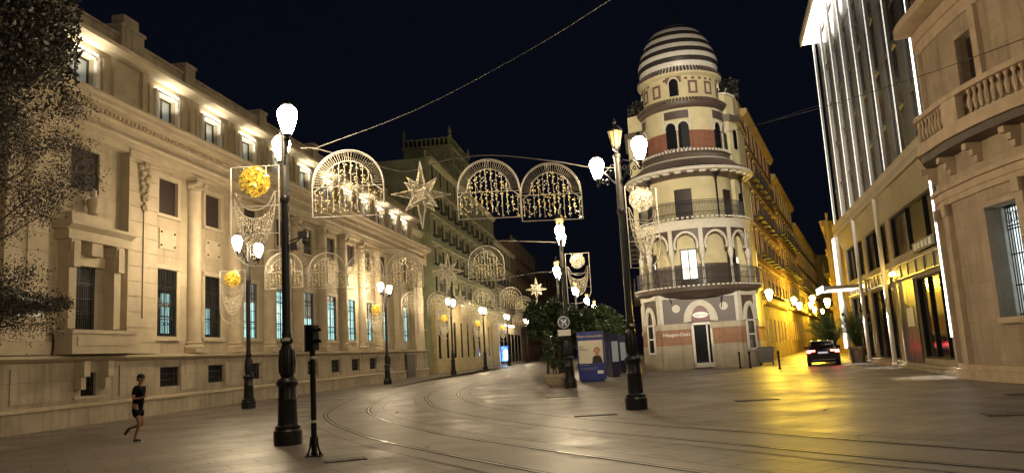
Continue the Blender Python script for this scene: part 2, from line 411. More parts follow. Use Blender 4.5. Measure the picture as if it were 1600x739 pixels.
# ------------------------------------------------------------------ bank building (left)
F = Fac((-16.604, 26.186), (-9.403, 73.741), -1, 'bank_building', 'long pale stone bank with columns, barred cyan windows and a floodlit attic storey', 'building')
bank = F.root
BAY = 3.77; W0 = 7.8; wins = [W0 + BAY * k for k in range(9)]
colS = [9.72 + BAY * k for k in range(8)]
low = [(w - .72, w + .72, 3.3, 6.25) for w in wins]; upp = [(w - .72, w + .72, 8.7, 10.32) for w in wins]
extra_low = [(2.05, 3.2, 3.45, 5.85), (43.2, 44.6, 3.3, 6.4)]; extra_up = [(1.75, 3.3, 8.75, 10.4), (43.1, 44.6, 8.7, 10.3)]
m = MB()
F.wall(m, -14, 50, 2.5, 11.05, 0, .6, low + upp + extra_low + extra_up)
F.bx(m, -14, 50, -12, -.6, 0, 12.4)
m.build('wall', 'bank', bank)
pv_ = MB(); pv_.add([F.world(a_, o_, .004) for a_, o_ in ((-20, .2), (-20, 4.6), (72, 4.6), (72, .2))], [(0, 1, 2, 3)]); tag(pv_.build('pavement', 'pave_ground'), kind='structure')
m = MB()
basew = [(w - .72, w + .72, 1.15, 1.98) for w in wins] + [(2.3, 3.1, 1.05, 1.9)]
F.wall(m, -14, 50, .0, 2.3, .22, .6, basew)
F.bx(m, -14, 50, .22, .34, 0, .66)
for a, b in [(-13, -9.5), (-8.8, -5), (-1.0, 1.6), (4.4, 6.5)] + [(w - 3.0, w - .98) for w in wins[1:]] + [(39.2, 42.0), (46, 49)]:
    F.bx(m, a, b, .22, .27, .95, 2.1)
m.build('base_wall', 'bank_base', bank)
m = MB()
F.cornice(m, -14, 50, [(.2, 2.28), (.34, 2.32), (.52, 2.42), (.52, 2.52), (.0, 2.56), (-.1, 2.5), (-.1, 2.28)])
F.cornice(m, -14, 50, [(.3, .66), (.40, .68), (.40, .76), (.2, .82), (.1, .7)])
# string between the two window rows (panels)
for w in wins:
    F.bx(m, w - .62, w + .62, 0, .05, 7.15, 8.05)
    F.bx(m, w - .95, w - .72, 0, .05, 3.2, 6.4); F.bx(m, w + .72, w + .95, 0, .05, 3.2, 6.4); F.bx(m, w - .95, w + .95, 0, .12, 6.25, 6.45); F.bx(m, w - .95, w + .95, 0, .12, 3.12, 3.3)
    F.bx(m, w - .92, w - .72, 0, .07, 8.7, 10.5); F.bx(m, w + .72, w + .92, 0, .07, 8.7, 10.5); F.bx(m, w - .92, w + .92, 0, .10, 10.32, 10.52); F.bx(m, w - .95, w + .95, 0, .14, 8.56, 8.7)
m.build('moulding', 'bank_plain', bank)
m = MB()
for w in wins:
    for dx in (-.5, .5):
        for z in (7.3, 7.9): m.lathe([(.0, 0), (.05, 0), (.05, .03), (0, .03)], 8, (0, 0)) if False else F.bx(m, w + dx - .035, w + dx + .035, .05, .10, z - .035, z + .035)
m.build('rosette', 'iron', bank)
# quoined piers
def pier(s0, s1, z0=2.56, z1=10.6, p=.38):
    q = MB(); z = z0
    F.bx(q, s0 - .12, s1 + .12, 0, p + .12, z0, z0 + .42); z = z0 + .42
    while z < z1 - .1:
        h = min(.62, z1 - z); F.bx(q, s0, s1, 0, p, z + .035, z + h); F.bx(q, s0 + .03, s1 - .03, 0, p - .04, z, z + .035); z += h
    q.build('pier', 'bank_plain', bank)
    c = MB(); F.bx(c, s0 - .08, s1 + .08, 0, p + .1, z1, z1 + .3); mid = (s0 + s1) / 2
    for k in range(26):   # carved drop
        t = k / 25; a = math.sin(k * 2.4) * (.32 - .2 * t); c.ball((mid + a, F.sg * (p + .05), z1 - .1 - t * 2.0 + random.uniform(-.05, .05)), .15 - .07 * t, 7, 5)
    F.bx(c, mid - .03, mid + .03, p, p + .05, 4.0, z1 - 2.1)
    c.build('carved_trophy', 'bank_plain', bank, smooth=True)
pier(4.6, 6.5); pier(-1.6, .3); pier(40.6, 42.2); pier(45.6, 47.4)
# columns
def column(s):
    c = MB(); y = F.sg * .10
    c.box(s - .52, s + .52, 0, F.sg * .6, 2.56, 2.75)
    n = 20
    c.lathe([(.50, 2.75), (.52, 2.83), (.47, 2.9), (.41, 2.95), (.45, 3.02), (.37, 3.1), (.36, 4.5), (.33, 10.1), (.36, 10.14), (.33, 10.2), (.35, 10.3), (.44, 10.62)], n, (s, y))
    for dx in (-.36, .36): c.tube([(s + dx, y + F.sg * .02, 10.45), (s + dx, y + F.sg * .46, 10.45)], .14, 9)
    for k in range(9):
        a = -PI * .5 + PI * k / 8; c.ball((s + .40 * math.sin(a), y + F.sg * .40 * math.cos(a), 10.32), .075, 5, 4)
    c.box(s - .5, s + .5, 0, F.sg * .6, 10.62, 10.74)
    return c
for s in colS: column(s).build('column', 'bank_plain', bank, smooth=True)
# entablature
m = MB()
F.cornice(m, -14, 50, [(0, 10.74), (.42, 10.74), (.42, 10.95), (.47, 10.97), (.47, 11.2), (.55, 11.25), (.55, 11.32), (.4, 11.34), (.4, 11.72), (.5, 11.78), (.5, 11.98), (.95, 12.03), (1.0, 12.1), (1.0, 12.25), (1.12, 12.33), (1.12, 12.42), (.9, 12.46), (-.5, 12.56)])
x = -13.9
while x < 50: F.bx(m, x, x + .13, .5, .66, 11.83, 11.97); x += .26
F.bx(m, 49.2, 50.1, -8, .5, 10.74, 12.4)
m.build('entablature', 'bank_plain', bank)
# attic
AS = [w for w in [2.55] + [8.15 + BAY * k for k in range(10)] + [45.3]]
m = MB()
F.wall(m, -14, 48.5, 12.5, 14.95, -.35, .5, [(a - .72, a + .72, 12.95, 14.35) for a in AS])
F.bx(m, -14, 48.5, -10, -.85, 12.4, 14.95)
for a in AS:
    for d in (-1.35, 1.2): F.bx(m, a + d, a + d + .16, -.35, -.27, 12.9, 14.6)
    for d in (-1.95, 1.75): F.bx(m, a + d, a + d + .22, -.35, -.18, 12.6, 14.9)
m.build('attic_wall', 'bank_plain', bank)
for a in AS:
    m = MB(); F.bx(m, a - .92, a - .72, -.35, -.22, 12.85, 14.35); F.bx(m, a + .72, a + .92, -.35, -.22, 12.85, 14.35); F.bx(m, a - .92, a + .92, -.35, -.20, 14.35, 14.52); m.build('window_surround', 'white_frame', bank)
    m = MB(); F.bx(m, a - .8, a + .8, -.30, -.22, 14.524, 14.56); m.build('linear_light', 'eave_led', bank)
m = MB()
F.cornice(m, -14, 48.9, [(-.4, 14.95), (-.2, 14.82), (.1, 14.85), (.42, 14.95), (.45, 15.1), (.3, 15.2), (.05, 15.24), (-.6, 15.24)])
F.bx(m, 48.5, 49.0, -8, .2, 14.9, 15.2)
m.build('eave', 'bank_plain', bank)
m = MB()
F.bx(m, -14, 48.3, -.75, -.4, 15.24, 16.0); F.bx(m, -14, 48.4, -.85, -.3, 16.0, 16.12)
for s in [5.5] + [9.9 + BAY * 2 * k for k in range(6)]:
    w = .75 if s < 6 else .4
    F.bx(m, s - w, s + w, -.95, -.2, 15.24, 16.45); F.bx(m, s - w - .08, s + w + .08, -1.0, -.14, 16.45, 16.58)
    if s < 6: F.bx(m, s - .5, s + .5, -.9, -.3, 16.58, 17.1)
m.build('parapet', 'bank_base', bank)
# windows
def bank_window(s, z0, z1, hw, kind):
    y = F.sg
    p = MB(); F.bx(p, s - hw, s + hw, -.14, -.10, z0, z1)
    mat = {'c': 'cyan_lit', 'd': 'dark_glass', 's': 'wood', 'a': 'attic_pane'}[kind]
    if kind == 'part':
        pass
    w = p.build('window', mat, bank)
    f = MB()
    if kind in 'cd':
        F.bx(f, s - .035, s + .035, -.10, -.06, z0, z1)
        for zz in (z0 + (z1 - z0) * .3, z0 + (z1 - z0) * .72): F.bx(f, s - hw, s + hw, -.10, -.065, zz - .03, zz + .03)
        F.bx(f, s - hw, s - hw + .06, -.10, -.06, z0, z1); F.bx(f, s + hw - .06, s + hw, -.10, -.06, z0, z1)
        f.build('frame', 'wood', w)
        g = MB(); grille(g, s - hw + .03, s + hw - .03, F.sg * .0, z0 + .03, z1 - .03, .30 if kind == 'c' else .12, .011 if kind == 'c' else .014, 4)
        for zz in (z0 + .55, z1 - .55):
            for k in range(5):
                cx = s - hw + .2 + k * (2 * hw - .4) / 4; g.tube([(cx + .085 * math.cos(q * PI / 4), F.sg * .0, zz + .085 * math.sin(q * PI / 4)) for q in range(8)], .011, 4, True)
        g.build('grille', 'iron', w)
    elif kind == 'a':
        F.bx(f, s - .03, s + .03, -.10, -.06, z0, z1); F.bx(f, s - hw, s - hw + .07, -.10, -.06, z0, z1); F.bx(f, s + hw - .07, s + hw, -.10, -.06, z0, z1); F.bx(f, s - hw, s + hw, -.10, -.06, z1 - .07, z1)
        f.build('frame', 'wood', w)
    return w
for k, w in enumerate(wins):
    if k < 2:      # dark windows, only a part of the room behind is lit
        ww = bank_window(w, 3.3, 6.25, .72, 'd')
        q = MB(); F.bx(q, w - .25 if k == 0 else w - .68, w + .35 if k == 0 else w - .05, -.097, -.092, 3.45, 4.6 if k == 0 else 4.7)
        if k == 0: F.bx(q, w - .25, w + .35, -.097, -.092, 4.75, 5.2)
        q.build('lit_curtain', 'cyan_lit', ww)
    else:
        ww = bank_window(w, 3.3, 6.25, .72, 'c'); hb = (1.0, .2, 1.6, .35, .0, 1.2, .5)[k - 2]
        if hb: q = MB(); F.bx(q, w - .66, w + .66, -.097, -.090, 6.22 - hb, 6.22); q.build('roller_blind', 'attic_pane', ww)
    bank_window(w, 8.7, 10.32, .72, 's')
bank_window(2.62, 3.45, 5.85, .57, 'd'); bank_window(2.53, 8.75, 10.4, .77, 's'); bank_window(43.9, 3.3, 6.4, .7, 'c'); bank_window(43.85, 8.7, 10.3, .75, 's')
for a, b, z0, z1 in basew:
    p = MB(); F.bx(p, a, b, -.12, -.08, z0, z1); w = p.build('window', 'dark_glass', bank)
    g = MB(); grille(g, a + .02, b - .02, F.sg * .1, z0 + .02, z1 - .02, .1, .014, 3); g.build('grille', 'iron', w)
for a in AS:
    p = MB(); F.bx(p, a - .72, a + .72, -.66, -.62, 12.95, 14.35); w = p.build('window', 'attic_pane', bank)
    f = MB()
    for q in (-.72, -.04, .64): F.bx(f, a + q, a + q + .08, -.62, -.57, 12.95, 14.35)
    F.bx(f, a - .72, a + .72, -.62, -.575, 14.27, 14.35); F.bx(f, a - .72, a + .72, -.62, -.575, 12.95, 13.03)
    f.build('frame', 'wood', w)
    # small floodlight fitting on the cornice that washes the window and the eave
    q = MB(); F.bx(q, a - .10, a + .22, .12, .24, 12.52, 12.62); F.bx(q, a - .05, a + .17, .14, .22, 12.62, 12.66, 1)
    q.build('floodlight', ['iron', 'led'], bank)
    ld = bpy.data.lights.new('floodlight_beam', 'SPOT'); ld.energy = 170; ld.spot_size = R(125); ld.spot_blend = .9; ld.color = (1, .93, .74); ld.shadow_soft_size = .06
    lo = bpy.data.objects.new('floodlight_beam', ld); col.objects.link(lo); lo.parent = bank
    lo.location = (a + .06, F.sg * .10, 13.45); lo.rotation_euler = Vector((0, -F.sg * .30, 1)).to_track_quat('-Z', 'Y').to_euler()
# near pavilion portal: aedicule, balcony, hood
m = MB()
for a in (1.25, 3.7): 
    F.bx(m, a, a + .38, 0, .45, 3.5, 6.3); F.bx(m, a - .05, a + .43, 0, .55, 6.3, 6.7); F.bx(m, a + .02, a + .36, .45, .62, 5.7, 6.6)
F.bx(m, 1.0, 4.35, 0, .6, 6.7, 7.05); F.cornice(m, .85, 4.5, [(0, 7.05), (.6, 7.05), (.85, 7.2), (.85, 7.32), (0, 7.5)])
F.bx(m, 1.75, 3.55, 0, .16, 5.85, 6.25); F.bx(m, 1.5, 3.75, 0, .3, 7.45, 7.8)
F.bx(m, 2.35, 2.95, 0, .5, 6.2, 6.75)
m.build('window_hood', 'bank_plain', bank)
m = MB(); F.bx(m, .9, 4.45, .2, .95, 2.56, 2.72); F.bx(m, .95, 4.4, .2, .9, 2.72, 3.28); F.bx(m, .9, 4.45, .2, .95, 3.28, 3.42); F.bx(m, 1.2, 4.15, .9, .93, 2.85, 3.16)
m.build('balcony', 'bank_plain', bank)
m = MB()
for a in (1.95, 3.25):
    F.bx(m, a, a + .32, .22, .62, 1.75, 2.3); F.bx(m, a + .03, a + .29, .22, .48, 1.3, 1.75)
F.bx(m, 1.9, 3.6, .22, .3, .95, 1.04)
m.build('bracket', 'bank_plain', bank)
m = MB(); m.lathe([(.05, 7.8), (.2, 7.85), (.17, 8.0), (.24, 8.2), (.22, 8.4), (.1, 8.5), (.13, 8.62), (.12, 8.75), (.03, 8.84)], 12, (2.6, F.sg * .3)); m.build('stone_bust', 'bank_plain', bank, smooth=True)
m = MB(); F.bx(m, -1.0, .12, .38, .43, 3.85, 4.5); pl = m.build('street_name_plaque', 'white_paint', bank)
T = Matrix.Translation((-.44, F.sg * .435, 4.18)) @ Matrix(((-1, 0, 0, 0), (0, 0, -1, 0), (0, 1, 0, 0), (0, 0, 0, 1)))
# text is read from the street side: its x axis runs against s
T = Matrix.Translation((-.44, F.sg * .437, 4.18)) @ Matrix(((1, 0, 0, 0), (0, 0, -1, 0), (0, 1, 0, 0), (0, 0, 0, 1)))
text_mesh('lettering', 'AVENIDA\nDE LA\nCONSTITUCION', .15, 'iron', pl, T, .002)
# far doorway
m = MB(); F.bx(m, 42.6, 45.2, .34, .4, .1, 2.2); m.build('side_door', 'wood', bank)
# ------------------------------------------------------------------ other facades
def facade_building(A, B, sg, name, label, L, H, floors, mat, trim, depth=14, bay=3.4, s0=0, ww=.55, cat='building', ground_mat=None, gz=4.2, balc=True, start=1.7, shut='wood', parapet=True, group=None, gopen=True):
    f = Fac(A, B, sg, name, label, cat, group); r = f.root
    n = int((L - 1) / bay); fh = (H - gz) / floors
    ops = []; gops = []
    for i in range(n):
        c = s0 + start + bay * i
        for k in range(floors):
            z = gz + fh * k; ops.append((c - ww, c + ww, z + .25 * fh, z + .82 * fh))
        gops.append((c - ww * 1.15, c + ww * 1.15, min(1.6, gz * .3), gz * .72))
    w = MB(); f.wall(w, s0, s0 + L, gz, H, 0, .4, ops); f.bx(w, s0, s0 + L, -depth, -.4, 0, H - .02); w.build('wall', mat, r)
    w = MB(); f.wall(w, s0, s0 + L, 0, gz, .1, .5, gops); w.build('ground_floor_wall', ground_mat or mat, r)
    t = MB()
    f.cornice(t, s0 - .05, s0 + L + .05, [(0, gz - .25), (.3, gz - .2), (.42, gz - .05), (.42, gz + .05), (0, gz + .15)])
    f.cornice(t, s0 - .1, s0 + L + .1, [(0, H - .6), (.2, H - .5), (.42, H - .2), (.45, H), (.35, H + .08), (-.4, H + .1)])
    for k in range(1, floors): z = gz + fh * k; f.cornice(t, s0, s0 + L, [(0, z - .1), (.14, z - .06), (.16, z + .04), (0, z + .1)])
    for q in ops:
        f.bx(t, q[0] - .16, q[0], 0, .04, q[2] - .1, q[3] + .15); f.bx(t, q[1], q[1] + .16, 0, .04, q[2] - .1, q[3] + .15); f.bx(t, q[0] - .25, q[1] + .25, 0, .18, q[3] + .15, q[3] + .3)
    if parapet: f.bx(t, s0, s0 + L, -.45, -.2, H + .1, H + .8)
    t.build('cornice', trim, r)
    for q in ops + gops:
        oo = .04 if q in gops else -.05; p = MB(); f.bx(p, q[0], q[1], oo - .03, oo, q[2], q[3]); wi = p.build('window', shut if q in ops and random.random() < .5 else 'dark_glass', r)
    if balc:
        for i, q in enumerate(ops):
            if (i % floors) < floors - 1 and balc != 'few' or (i % floors) == 1:
                b = MB(); a0, a1 = q[0] - .3, q[1] + .3; f.bx(b, a0, a1, .0, .6, q[2] - .14, q[2] - .02)
                for j in range(9): x = a0 + (a1 - a0) * j / 8; f.bx(b, x - .012, x + .012, .56, .585, q[2] - .02, q[2] + .9)
                f.bx(b, a0, a1, .55, .6, q[2] + .88, q[2] + .93)
                b.build('balcony', 'iron', r)
    return f
# narrow set-back wing after the bank, then the tall greenish block with its roof turret
c8, s8 = math.cos(R(82)), math.sin(R(82))
def along(P, s, ang=82): return (P[0] + s * math.cos(R(ang)), P[1] + s * math.sin(R(ang)))
A2 = (-10.3, 76.0)
facade_building((A2[0] - 1.2, A2[1] - 1.0), along((A2[0] - 1.2, A2[1] - 1.0), 1), -1, 'wing_building', 'narrow yellowish wing squeezed between the bank and the tall greenish block', 9.5, 15.5, 3, 'cream', 'cream_trim', bay=3.0, ground_mat='yellow_stone', gz=4.8, balc=False)
f2 = facade_building(along(A2, 9), along(A2, 12), -1, 'tall_corner_building', 'tall greenish apartment block with a balustraded turret on its roof', 43, 24.3, 5, 'cream', 'cream_trim', bay=3.9, ground_mat='yellow_stone', gz=8.2, depth=16)
t = MB(); f2.bx(t, 13, 25, -6.5, -.3, 24.4, 29.0)
for z in (26.6, 29.0): f2.bx(t, 12.8, 25.2, -6.7, .1, z, z + .25)
for k in range(5): f2.bx(t, 13.4 + k * 2.7, 13.8 + k * 2.7, -.3, .0, 24.5, 28.9)
f2.bx(t, 12.9, 25.1, -6.6, 0, 30.15, 30.3)
for k in range(21): f2.bx(t, 13 + k * .58, 13.2 + k * .58, -.3, -.1, 29.25, 30.15)
for k in range(11): t.box(12.9, 13.1, .3 + k * .6, .5 + k * .6, 29.25, 30.15)
for s_, y_ in ((13.1, .2), (24.9, .2), (13.1, 6.4)):
    t.lathe([(.25, 30.3), (.3, 30.5), (.12, 30.7), (.25, 31.0), (.18, 31.3), (.03, 31.8)], 10, (s_, y_))
t.build('roof_turret', 'cream', f2.root)
for k in range(4):
    p = MB(); f2.bx(p, 13.9 + k * 2.7, 15.0 + k * 2.7, -.29, -.27, 25, 26.5); p.build('turret_window', 'wood', f2.root)
facade_building(along(A2, 52.2), along(A2, 54), -1, 'stepped_building', 'lower greenish house with dark balconies beyond the tall turreted block', 22, 20.5, 4, 'dull_grey', 'cream_trim', bay=3.6, gz=4.8)
f4 = facade_building(along(A2, 74.5), along(A2, 78), -1, 'dark_red_building', 'dark reddish block with arched top storey closing the left side of the avenue', 40, 24, 5, 'dull_red', 'dull_grey', bay=4, gz=4.5)
facade_building((2.5, 190), (14, 232), -1, 'far_avenue_building', 'faint dark block at the far bend of the avenue', 45, 22, 5, 'dull_red', 'dull_grey', bay=5, balc=False)
# modern shopfront under the stepped buildings: white lit band, blue screen
sf = node('shop_front', 'grey shopfront with a white lit band and a glowing blue screen far down the avenue', 'shop front', (*along(A2, 45), 0), R(82))
m = MB(); m.box(0, 26, -1.1, -.12, 0, 6.6); m.build('shop_wall', 'concrete_grey', sf)
m = MB(); m.box(6, 15, -1.5, -1.12, 6.2, 6.45); m.build('light_band', 'led_soft', sf)
for k in range(6):
    m = MB(); m.box(1 + k * 4, 4 + k * 4, -1.14, -1.1, .3, 5); m.build('shop_window', 'dark_glass', sf)
M['blue_screen'] = glow_window('blue_glowing_screen', (.06, .16, 1.0), 9, 8, .3)
M['blue_core'] = simple('pale_blue_screen_light', (.5, .8, 1), .3, emit=9, ec=(.35, .75, 1))
m = MB(); m.box(1.2, 1.36, -2.3, -1.2, .6, 2.9); sc0 = m.build('blue_screen', 'blue_screen', sf)
m = MB()
m.lathe([(.02, .7), (.35, .9), (.3, 1.4), (.45, 1.9), (.2, 2.3), (.02, 2.5)], 10, (1.1, -1.9)); m.build('screen_figure', 'blue_core', sc0)

# ------------------------------------------------------------------ yellow street, left side (beyond the tower)
P0 = (16.6, 54.5)
Y1 = facade_building((P0[0] + 2.6, P0[1] + 5.9), (P0[0] + 2.6 + math.sin(R(24)), P0[1] + 5.9 + math.cos(R(24))), -1, 'brick_side_building', 'tall red and ochre house with dark balconies beside the domed tower', 20, 20.2, 5, 'red_side', 'yellow_side', bay=3.0, ground_mat='yellow_side', gz=4.6, depth=9, ww=.5)
Y2 = facade_building(along(P0, 26.6, 66), along(P0, 30, 66), -1, 'ochre_house', 'ochre house with pilasters lit orange, next beyond the red and ochre one', 24, 18.6, 4, 'yellow_side', 'yellow_side', bay=2.8, gz=4.8, depth=9, ww=.5)
Y3 = facade_building(along(P0, 50.8, 66), along(P0, 60, 66), -1, 'long_ochre_house', 'long orange-lit house farthest down the left of the side street', 60, 16.6, 4, 'yellow_side', 'yellow_side', bay=3, gz=4.8, depth=9, ww=.5, balc='few')
Y4 = facade_building((68, 150), (62, 166), -1, 'street_end_building', 'dark brownish block across the end of the orange-lit side street', 34, 17, 4, 'dull_grey', 'dull_grey', bay=3.5, gz=4.5, balc=False)
# right side beyond the hotel
Y5 = facade_building((31.2, 76), (36, 87), 1, 'dim_right_house', 'dim ochre house beyond the hotel on the right of the side street', 30, 13, 3, 'yellow_side', 'yellow_side', bay=3.2, gz=4.4, balc='few')

# ------------------------------------------------------------------ hotel (right)
A = (15.68, 27.71); B = (20.06, 44.14)
Hf = Fac(A, B, 1, 'hotel_building', 'modern glass-fronted hotel with lit white vertical fins and a shopfront below', 'building')
hr = Hf.root
m = MB(); Hf.bx(m, .1, 25, -12, -.62, 0, 8.4); Hf.bx(m, .05, 25, -12, -.35, 8.4, 24.5)
m.build('core_wall', 'dull_grey', hr)
m = MB(); Hf.bx(m, 0, 25.1, -1.9, .25, 8.4, 8.62); m.build('soffit', 'concrete_grey', hr)
m = MB(); Hf.bx(m, .0, 25.1, .17, .26, 8.625, 9.0); Hf.bx(m, .0, 25.1, .1, .26, 8.3, 8.4); m.build('edge_beam', 'bank_plain', hr)
fins = [.15, 3.75, 7.3, 10.75, 14.1, 17.5, 20.9, 24.5]
M['hotel_glass'] = simple('smoky_reflecting_glass', (.045, .046, .042), .12, spec=.9)
M['hotel_panel'] = simple('dark_bronze_panel', (.11, .10, .085), .4, noise=.2, nscale=1)
m = MB()
for a, b in zip(fins, fins[1:]):
    for k in range(5):
        z = 8.62 + k * 2.66
        p = MB(); mid = a + (b - a) * .62
        Hf.bx(p, a + .1, mid, -.22, -.18, z + .1, z + 2.6); w = p.build('window', 'hotel_glass', hr)
        q = MB(); Hf.bx(q, a + .1, mid, -.18, -.12, z + 2.56, z + 2.62); Hf.bx(q, mid - .05, mid, -.18, -.1, z + .1, z + 2.6); Hf.bx(q, a + .1, mid, -.18, -.13, z + .06, z + .12); q.build('frame', 'steel', w)
        Hf.bx(m, mid, b - .1, -.34, -.12, z + .1, z + 2.6)
        Hf.bx(m, a + .1, b - .1, -.34, -.1, z + 2.6, z + 2.66 + .1)
m.build('cladding_panel', 'hotel_panel', hr)
m = MB()
for a, b in zip(fins[1:], fins[2:]): 
    for k in (0, 1, 3):
        z = 9.2 + k * 2.9 ; m.add([(a + .2, -.1, z + 1.5), (a + .2, -.1, z + 1.54), (a + 1.1, .12, z + 2.5), (a + 1.1, .12, z + 2.54)], [(0, 1, 3, 2)])
for k, s in enumerate(fins):
    z1 = 21.9; p = MB()
    w = .09
    Hf.bx(p, s - w / 2, s + w / 2, .04, .17, 8.62 if k else .12, z1)
    fn = p.build('fin', 'steel_matt', hr)
    # LED strip down the fin's edge: brightest at the ends of the facade
    q = MB(); Hf.bx(q, s - .045, s + .045, .17, .2, 8.95 if k else .12, z1); q.build('led_strip', {0: 'led', 7: 'led'}.get(k, 'fin_led'), fn) if False else None
M['fin_led0'] = simple('bright_edge_led', (1, 1, 1), .3, emit=3.2, ec=(1, .95, .84))
M['fin_led'] = simple('soft_fin_led', (1, 1, 1), .3, emit=.75, ec=(1, .95, .85))
M['fin_led2'] = simple('far_edge_led', (1, 1, 1), .3, emit=1.3, ec=(1, .93, .80))
for k, s in enumerate(fins):
    q = MB(); w = .035 if k else .09
    if k: Hf.bx(q, s - w, s + w, .172, .2, 8.95, 21.9)
    else: Hf.bx(q, s - w, s + w, .172, .2, 1.4, 7.9); Hf.bx(q, s - w, s + w, .172, .2, 9.2, 21.9)
    q.build('fin_light', 'fin_led0' if k == 0 else 'fin_led2' if k == 7 else 'fin_led', hr)
m = MB(); Hf.bx(m, -.2, 25.6, -1, .75, 22.3, 22.6); Hf.bx(m, -.2, 25.6, .75, .85, 22.25, 22.9)
for k in range(60): Hf.bx(m, .2 + k * .42, .35 + k * .42, .85, .93, 22.3, 22.6)
m.build('roof_canopy', 'white_paint', hr)
m = MB(); Hf.bx(m, 1, 25.4, -.2, .74, 22.26, 22.298); m.build('canopy_light', 'led', hr)
# round posts to the pavement, each with up and down light
def hotel_post(s, r=.11):
    p = MB(); p.lathe([(r + .05, .1), (r + .05, .18), (r, .2), (r, 8.385)], 14, (s, .17)); po = p.build('post', 'white_frame', hr, smooth=True)
    q = MB(); q.box(s - .12, s + .12, .3, .44, 2.9, 3.12); q.build('post_lamp', ['iron'], po)
    for zz, en, rx in ((3.2, 16, 180), (2.82, 60, 0)):
        ld = bpy.data.lights.new('post_light', 'SPOT'); ld.energy = en * 9; ld.spot_size = R(70); ld.spot_blend = .8; ld.color = (1, .93, .82); ld.shadow_soft_size = .03
        lo = bpy.data.objects.new('post_light', ld); col.objects.link(lo); lo.parent = hr; lo.location = (s - .02, .42, zz); lo.rotation_euler = (R(rx + (5 if rx else -4)), 0, 0)
hotel_post(10.6); hotel_post(17.4); hotel_post(24.3)
ld = bpy.data.lights.new('ground_light', 'SPOT'); ld.energy = 900; ld.spot_size = R(62); ld.spot_blend = .8; ld.color = (1, .93, .82); ld.shadow_soft_size = .04
lo = bpy.data.objects.new('ground_light', ld); col.objects.link(lo); lo.parent = hr; lo.location = (.4, .42, 3.6); lo.rotation_euler = (R(2), 0, 0)
# soffit downlights
for s in (3.0, 10.6 - 1.7, 13.8, 20.8):
    q = MB(); Hf.cornice(q, s - .5, s + .5, [(-.13, 7.7), (0.02, 8.1), (0.0, 8.1), (-.16, 7.7)]); q.build('downlight', 'led_soft', hr)
# shopfront, recessed
o = -.25
m = MB()
SO = [(.7, 10.1, 5.2, 7.2), (11.0, 17.0, 5.1, 7.2), (17.9, 24.0, 5.1, 7.2), (1.0, 6.5, .5, 3.95), (11.0, 17.0, .3, 4.0), (17.9, 24.0, .3, 4.0)]
Hf.wall(m, .1, 25, 0, 7.35, o, .35, SO); Hf.cornice(m, .1, 25, [(-.6, 7.35), (-.25, 7.35), (.1, 8.3), (-.6, 8.3)]); m.build('shopfront_wall', 'hotel_stone', hr) if 'hotel_stone' in M else m.build('shopfront_wall', 'concrete_grey', hr)
m = MB(); Hf.bx(m, .1, 25, o, .12, 0, .14); Hf.bx(m, .1, 25, o, -.06, .14, .28); m.build('step', 'bank_base', hr)
for i, q in enumerate(SO):
    p = MB(); Hf.bx(p, q[0], q[1], o - .25, o - .2, q[2], q[3]); mt = 'dark_glass'
    w = p.build('shop_window', mt, hr)
    f = MB(); n = 3 if q[2] > 4 else 3
    for j in range(n + 1): x = q[0] + (q[1] - q[0]) * j / n; Hf.bx(f, x - .03, x + .03, o - .2, o - .1, q[2], q[3])
    Hf.bx(f, q[0], q[1], o - .2, o - .1, q[3] - .06, q[3]); Hf.bx(f, q[0], q[1], o - .2, o - .1, q[2], q[2] + .08)
    f.build('frame', 'iron', w)
for s0_, s1_ in ((1.0, 10.0), (11.0, 17.0), (17.9, 24.0)):
    p = MB(); Hf.bx(p, s0_, s1_, o + .02, o + .08, 4.15, 4.75); w = p.build('transom_sign', 'hotel_panel', hr)
    f = MB(); n = 6
    for j in range(n + 1): x = s0_ + (s1_ - s0_) * j / n; Hf.bx(f, x - .03, x + .03, o + .08, o + .13, 4.15, 4.75)
    Hf.bx(f, s0_, s1_, o + .08, o + .13, 4.72, 4.78); Hf.bx(f, s0_, s1_, o + .08, o + .13, 4.1, 4.16); f.build('frame', 'steel', w)
m = MB(); Hf.bx(m, 6.55, 8.0, o, o + .05, .3, 4.0); Hf.bx(m, 8.06, 9.9, o, o + .05, .3, 4.0); m.build('door', 'door_navy', hr) if 'door_navy' in M else m.build('door', 'hotel_panel', hr)
m = MB(); Hf.bx(m, 7.1, 8.4, o + .055, o + .075, 1.9, 2.75); m.build('notice_board', 'paper', hr)
m = MB(); Hf.bx(m, 1.6, 5.2, o + .12, o + .2, 4.95, 5.35); m.build('sign_board', 'hotel_panel', hr)
m = MB()
for k in range(5): Hf.bx(m, 2.0 + k * .6, 2.4 + k * .6, o + .2, o + .23, 5.02, 5.28)
m.build('sign_letters', 'white_paint', hr)
m = MB(); Hf.bx(m, 19.6, 23.8, o, 1.9, 4.5, 4.68); aw = m.build('awning', 'hotel_panel', hr)
m = MB(); Hf.bx(m, 19.9, 23.5, 1.905, 1.93, 4.35, 4.75); m.build('awning_sign', 'led_soft', aw)
m = MB(); Hf.bx(m, 20.2, 23.2, -.2, 1.6, 4.47, 4.495); m.build('awning_light', 'led_soft', aw)
for s in (9.4, 9.9, 17.9):   # orange wall lamps over the doors
    q = MB(); q.ball((s, o + .22, 4.45), .1, 8, 6); q.box(s - .05, s + .05, o, o + .14, 4.4, 4.5, 1); q.build('wall_lamp', ['sodium_small', 'iron'], hr) if 'sodium_small' in M else None
# bright LED columns beyond the post row
for s in (24.6, 25.05, 25.5):
    q = MB(); Hf.bx(q, s, s + .1, .25, .33, .8, 8.2); q.build('corner_led', 'fin_led2', hr)

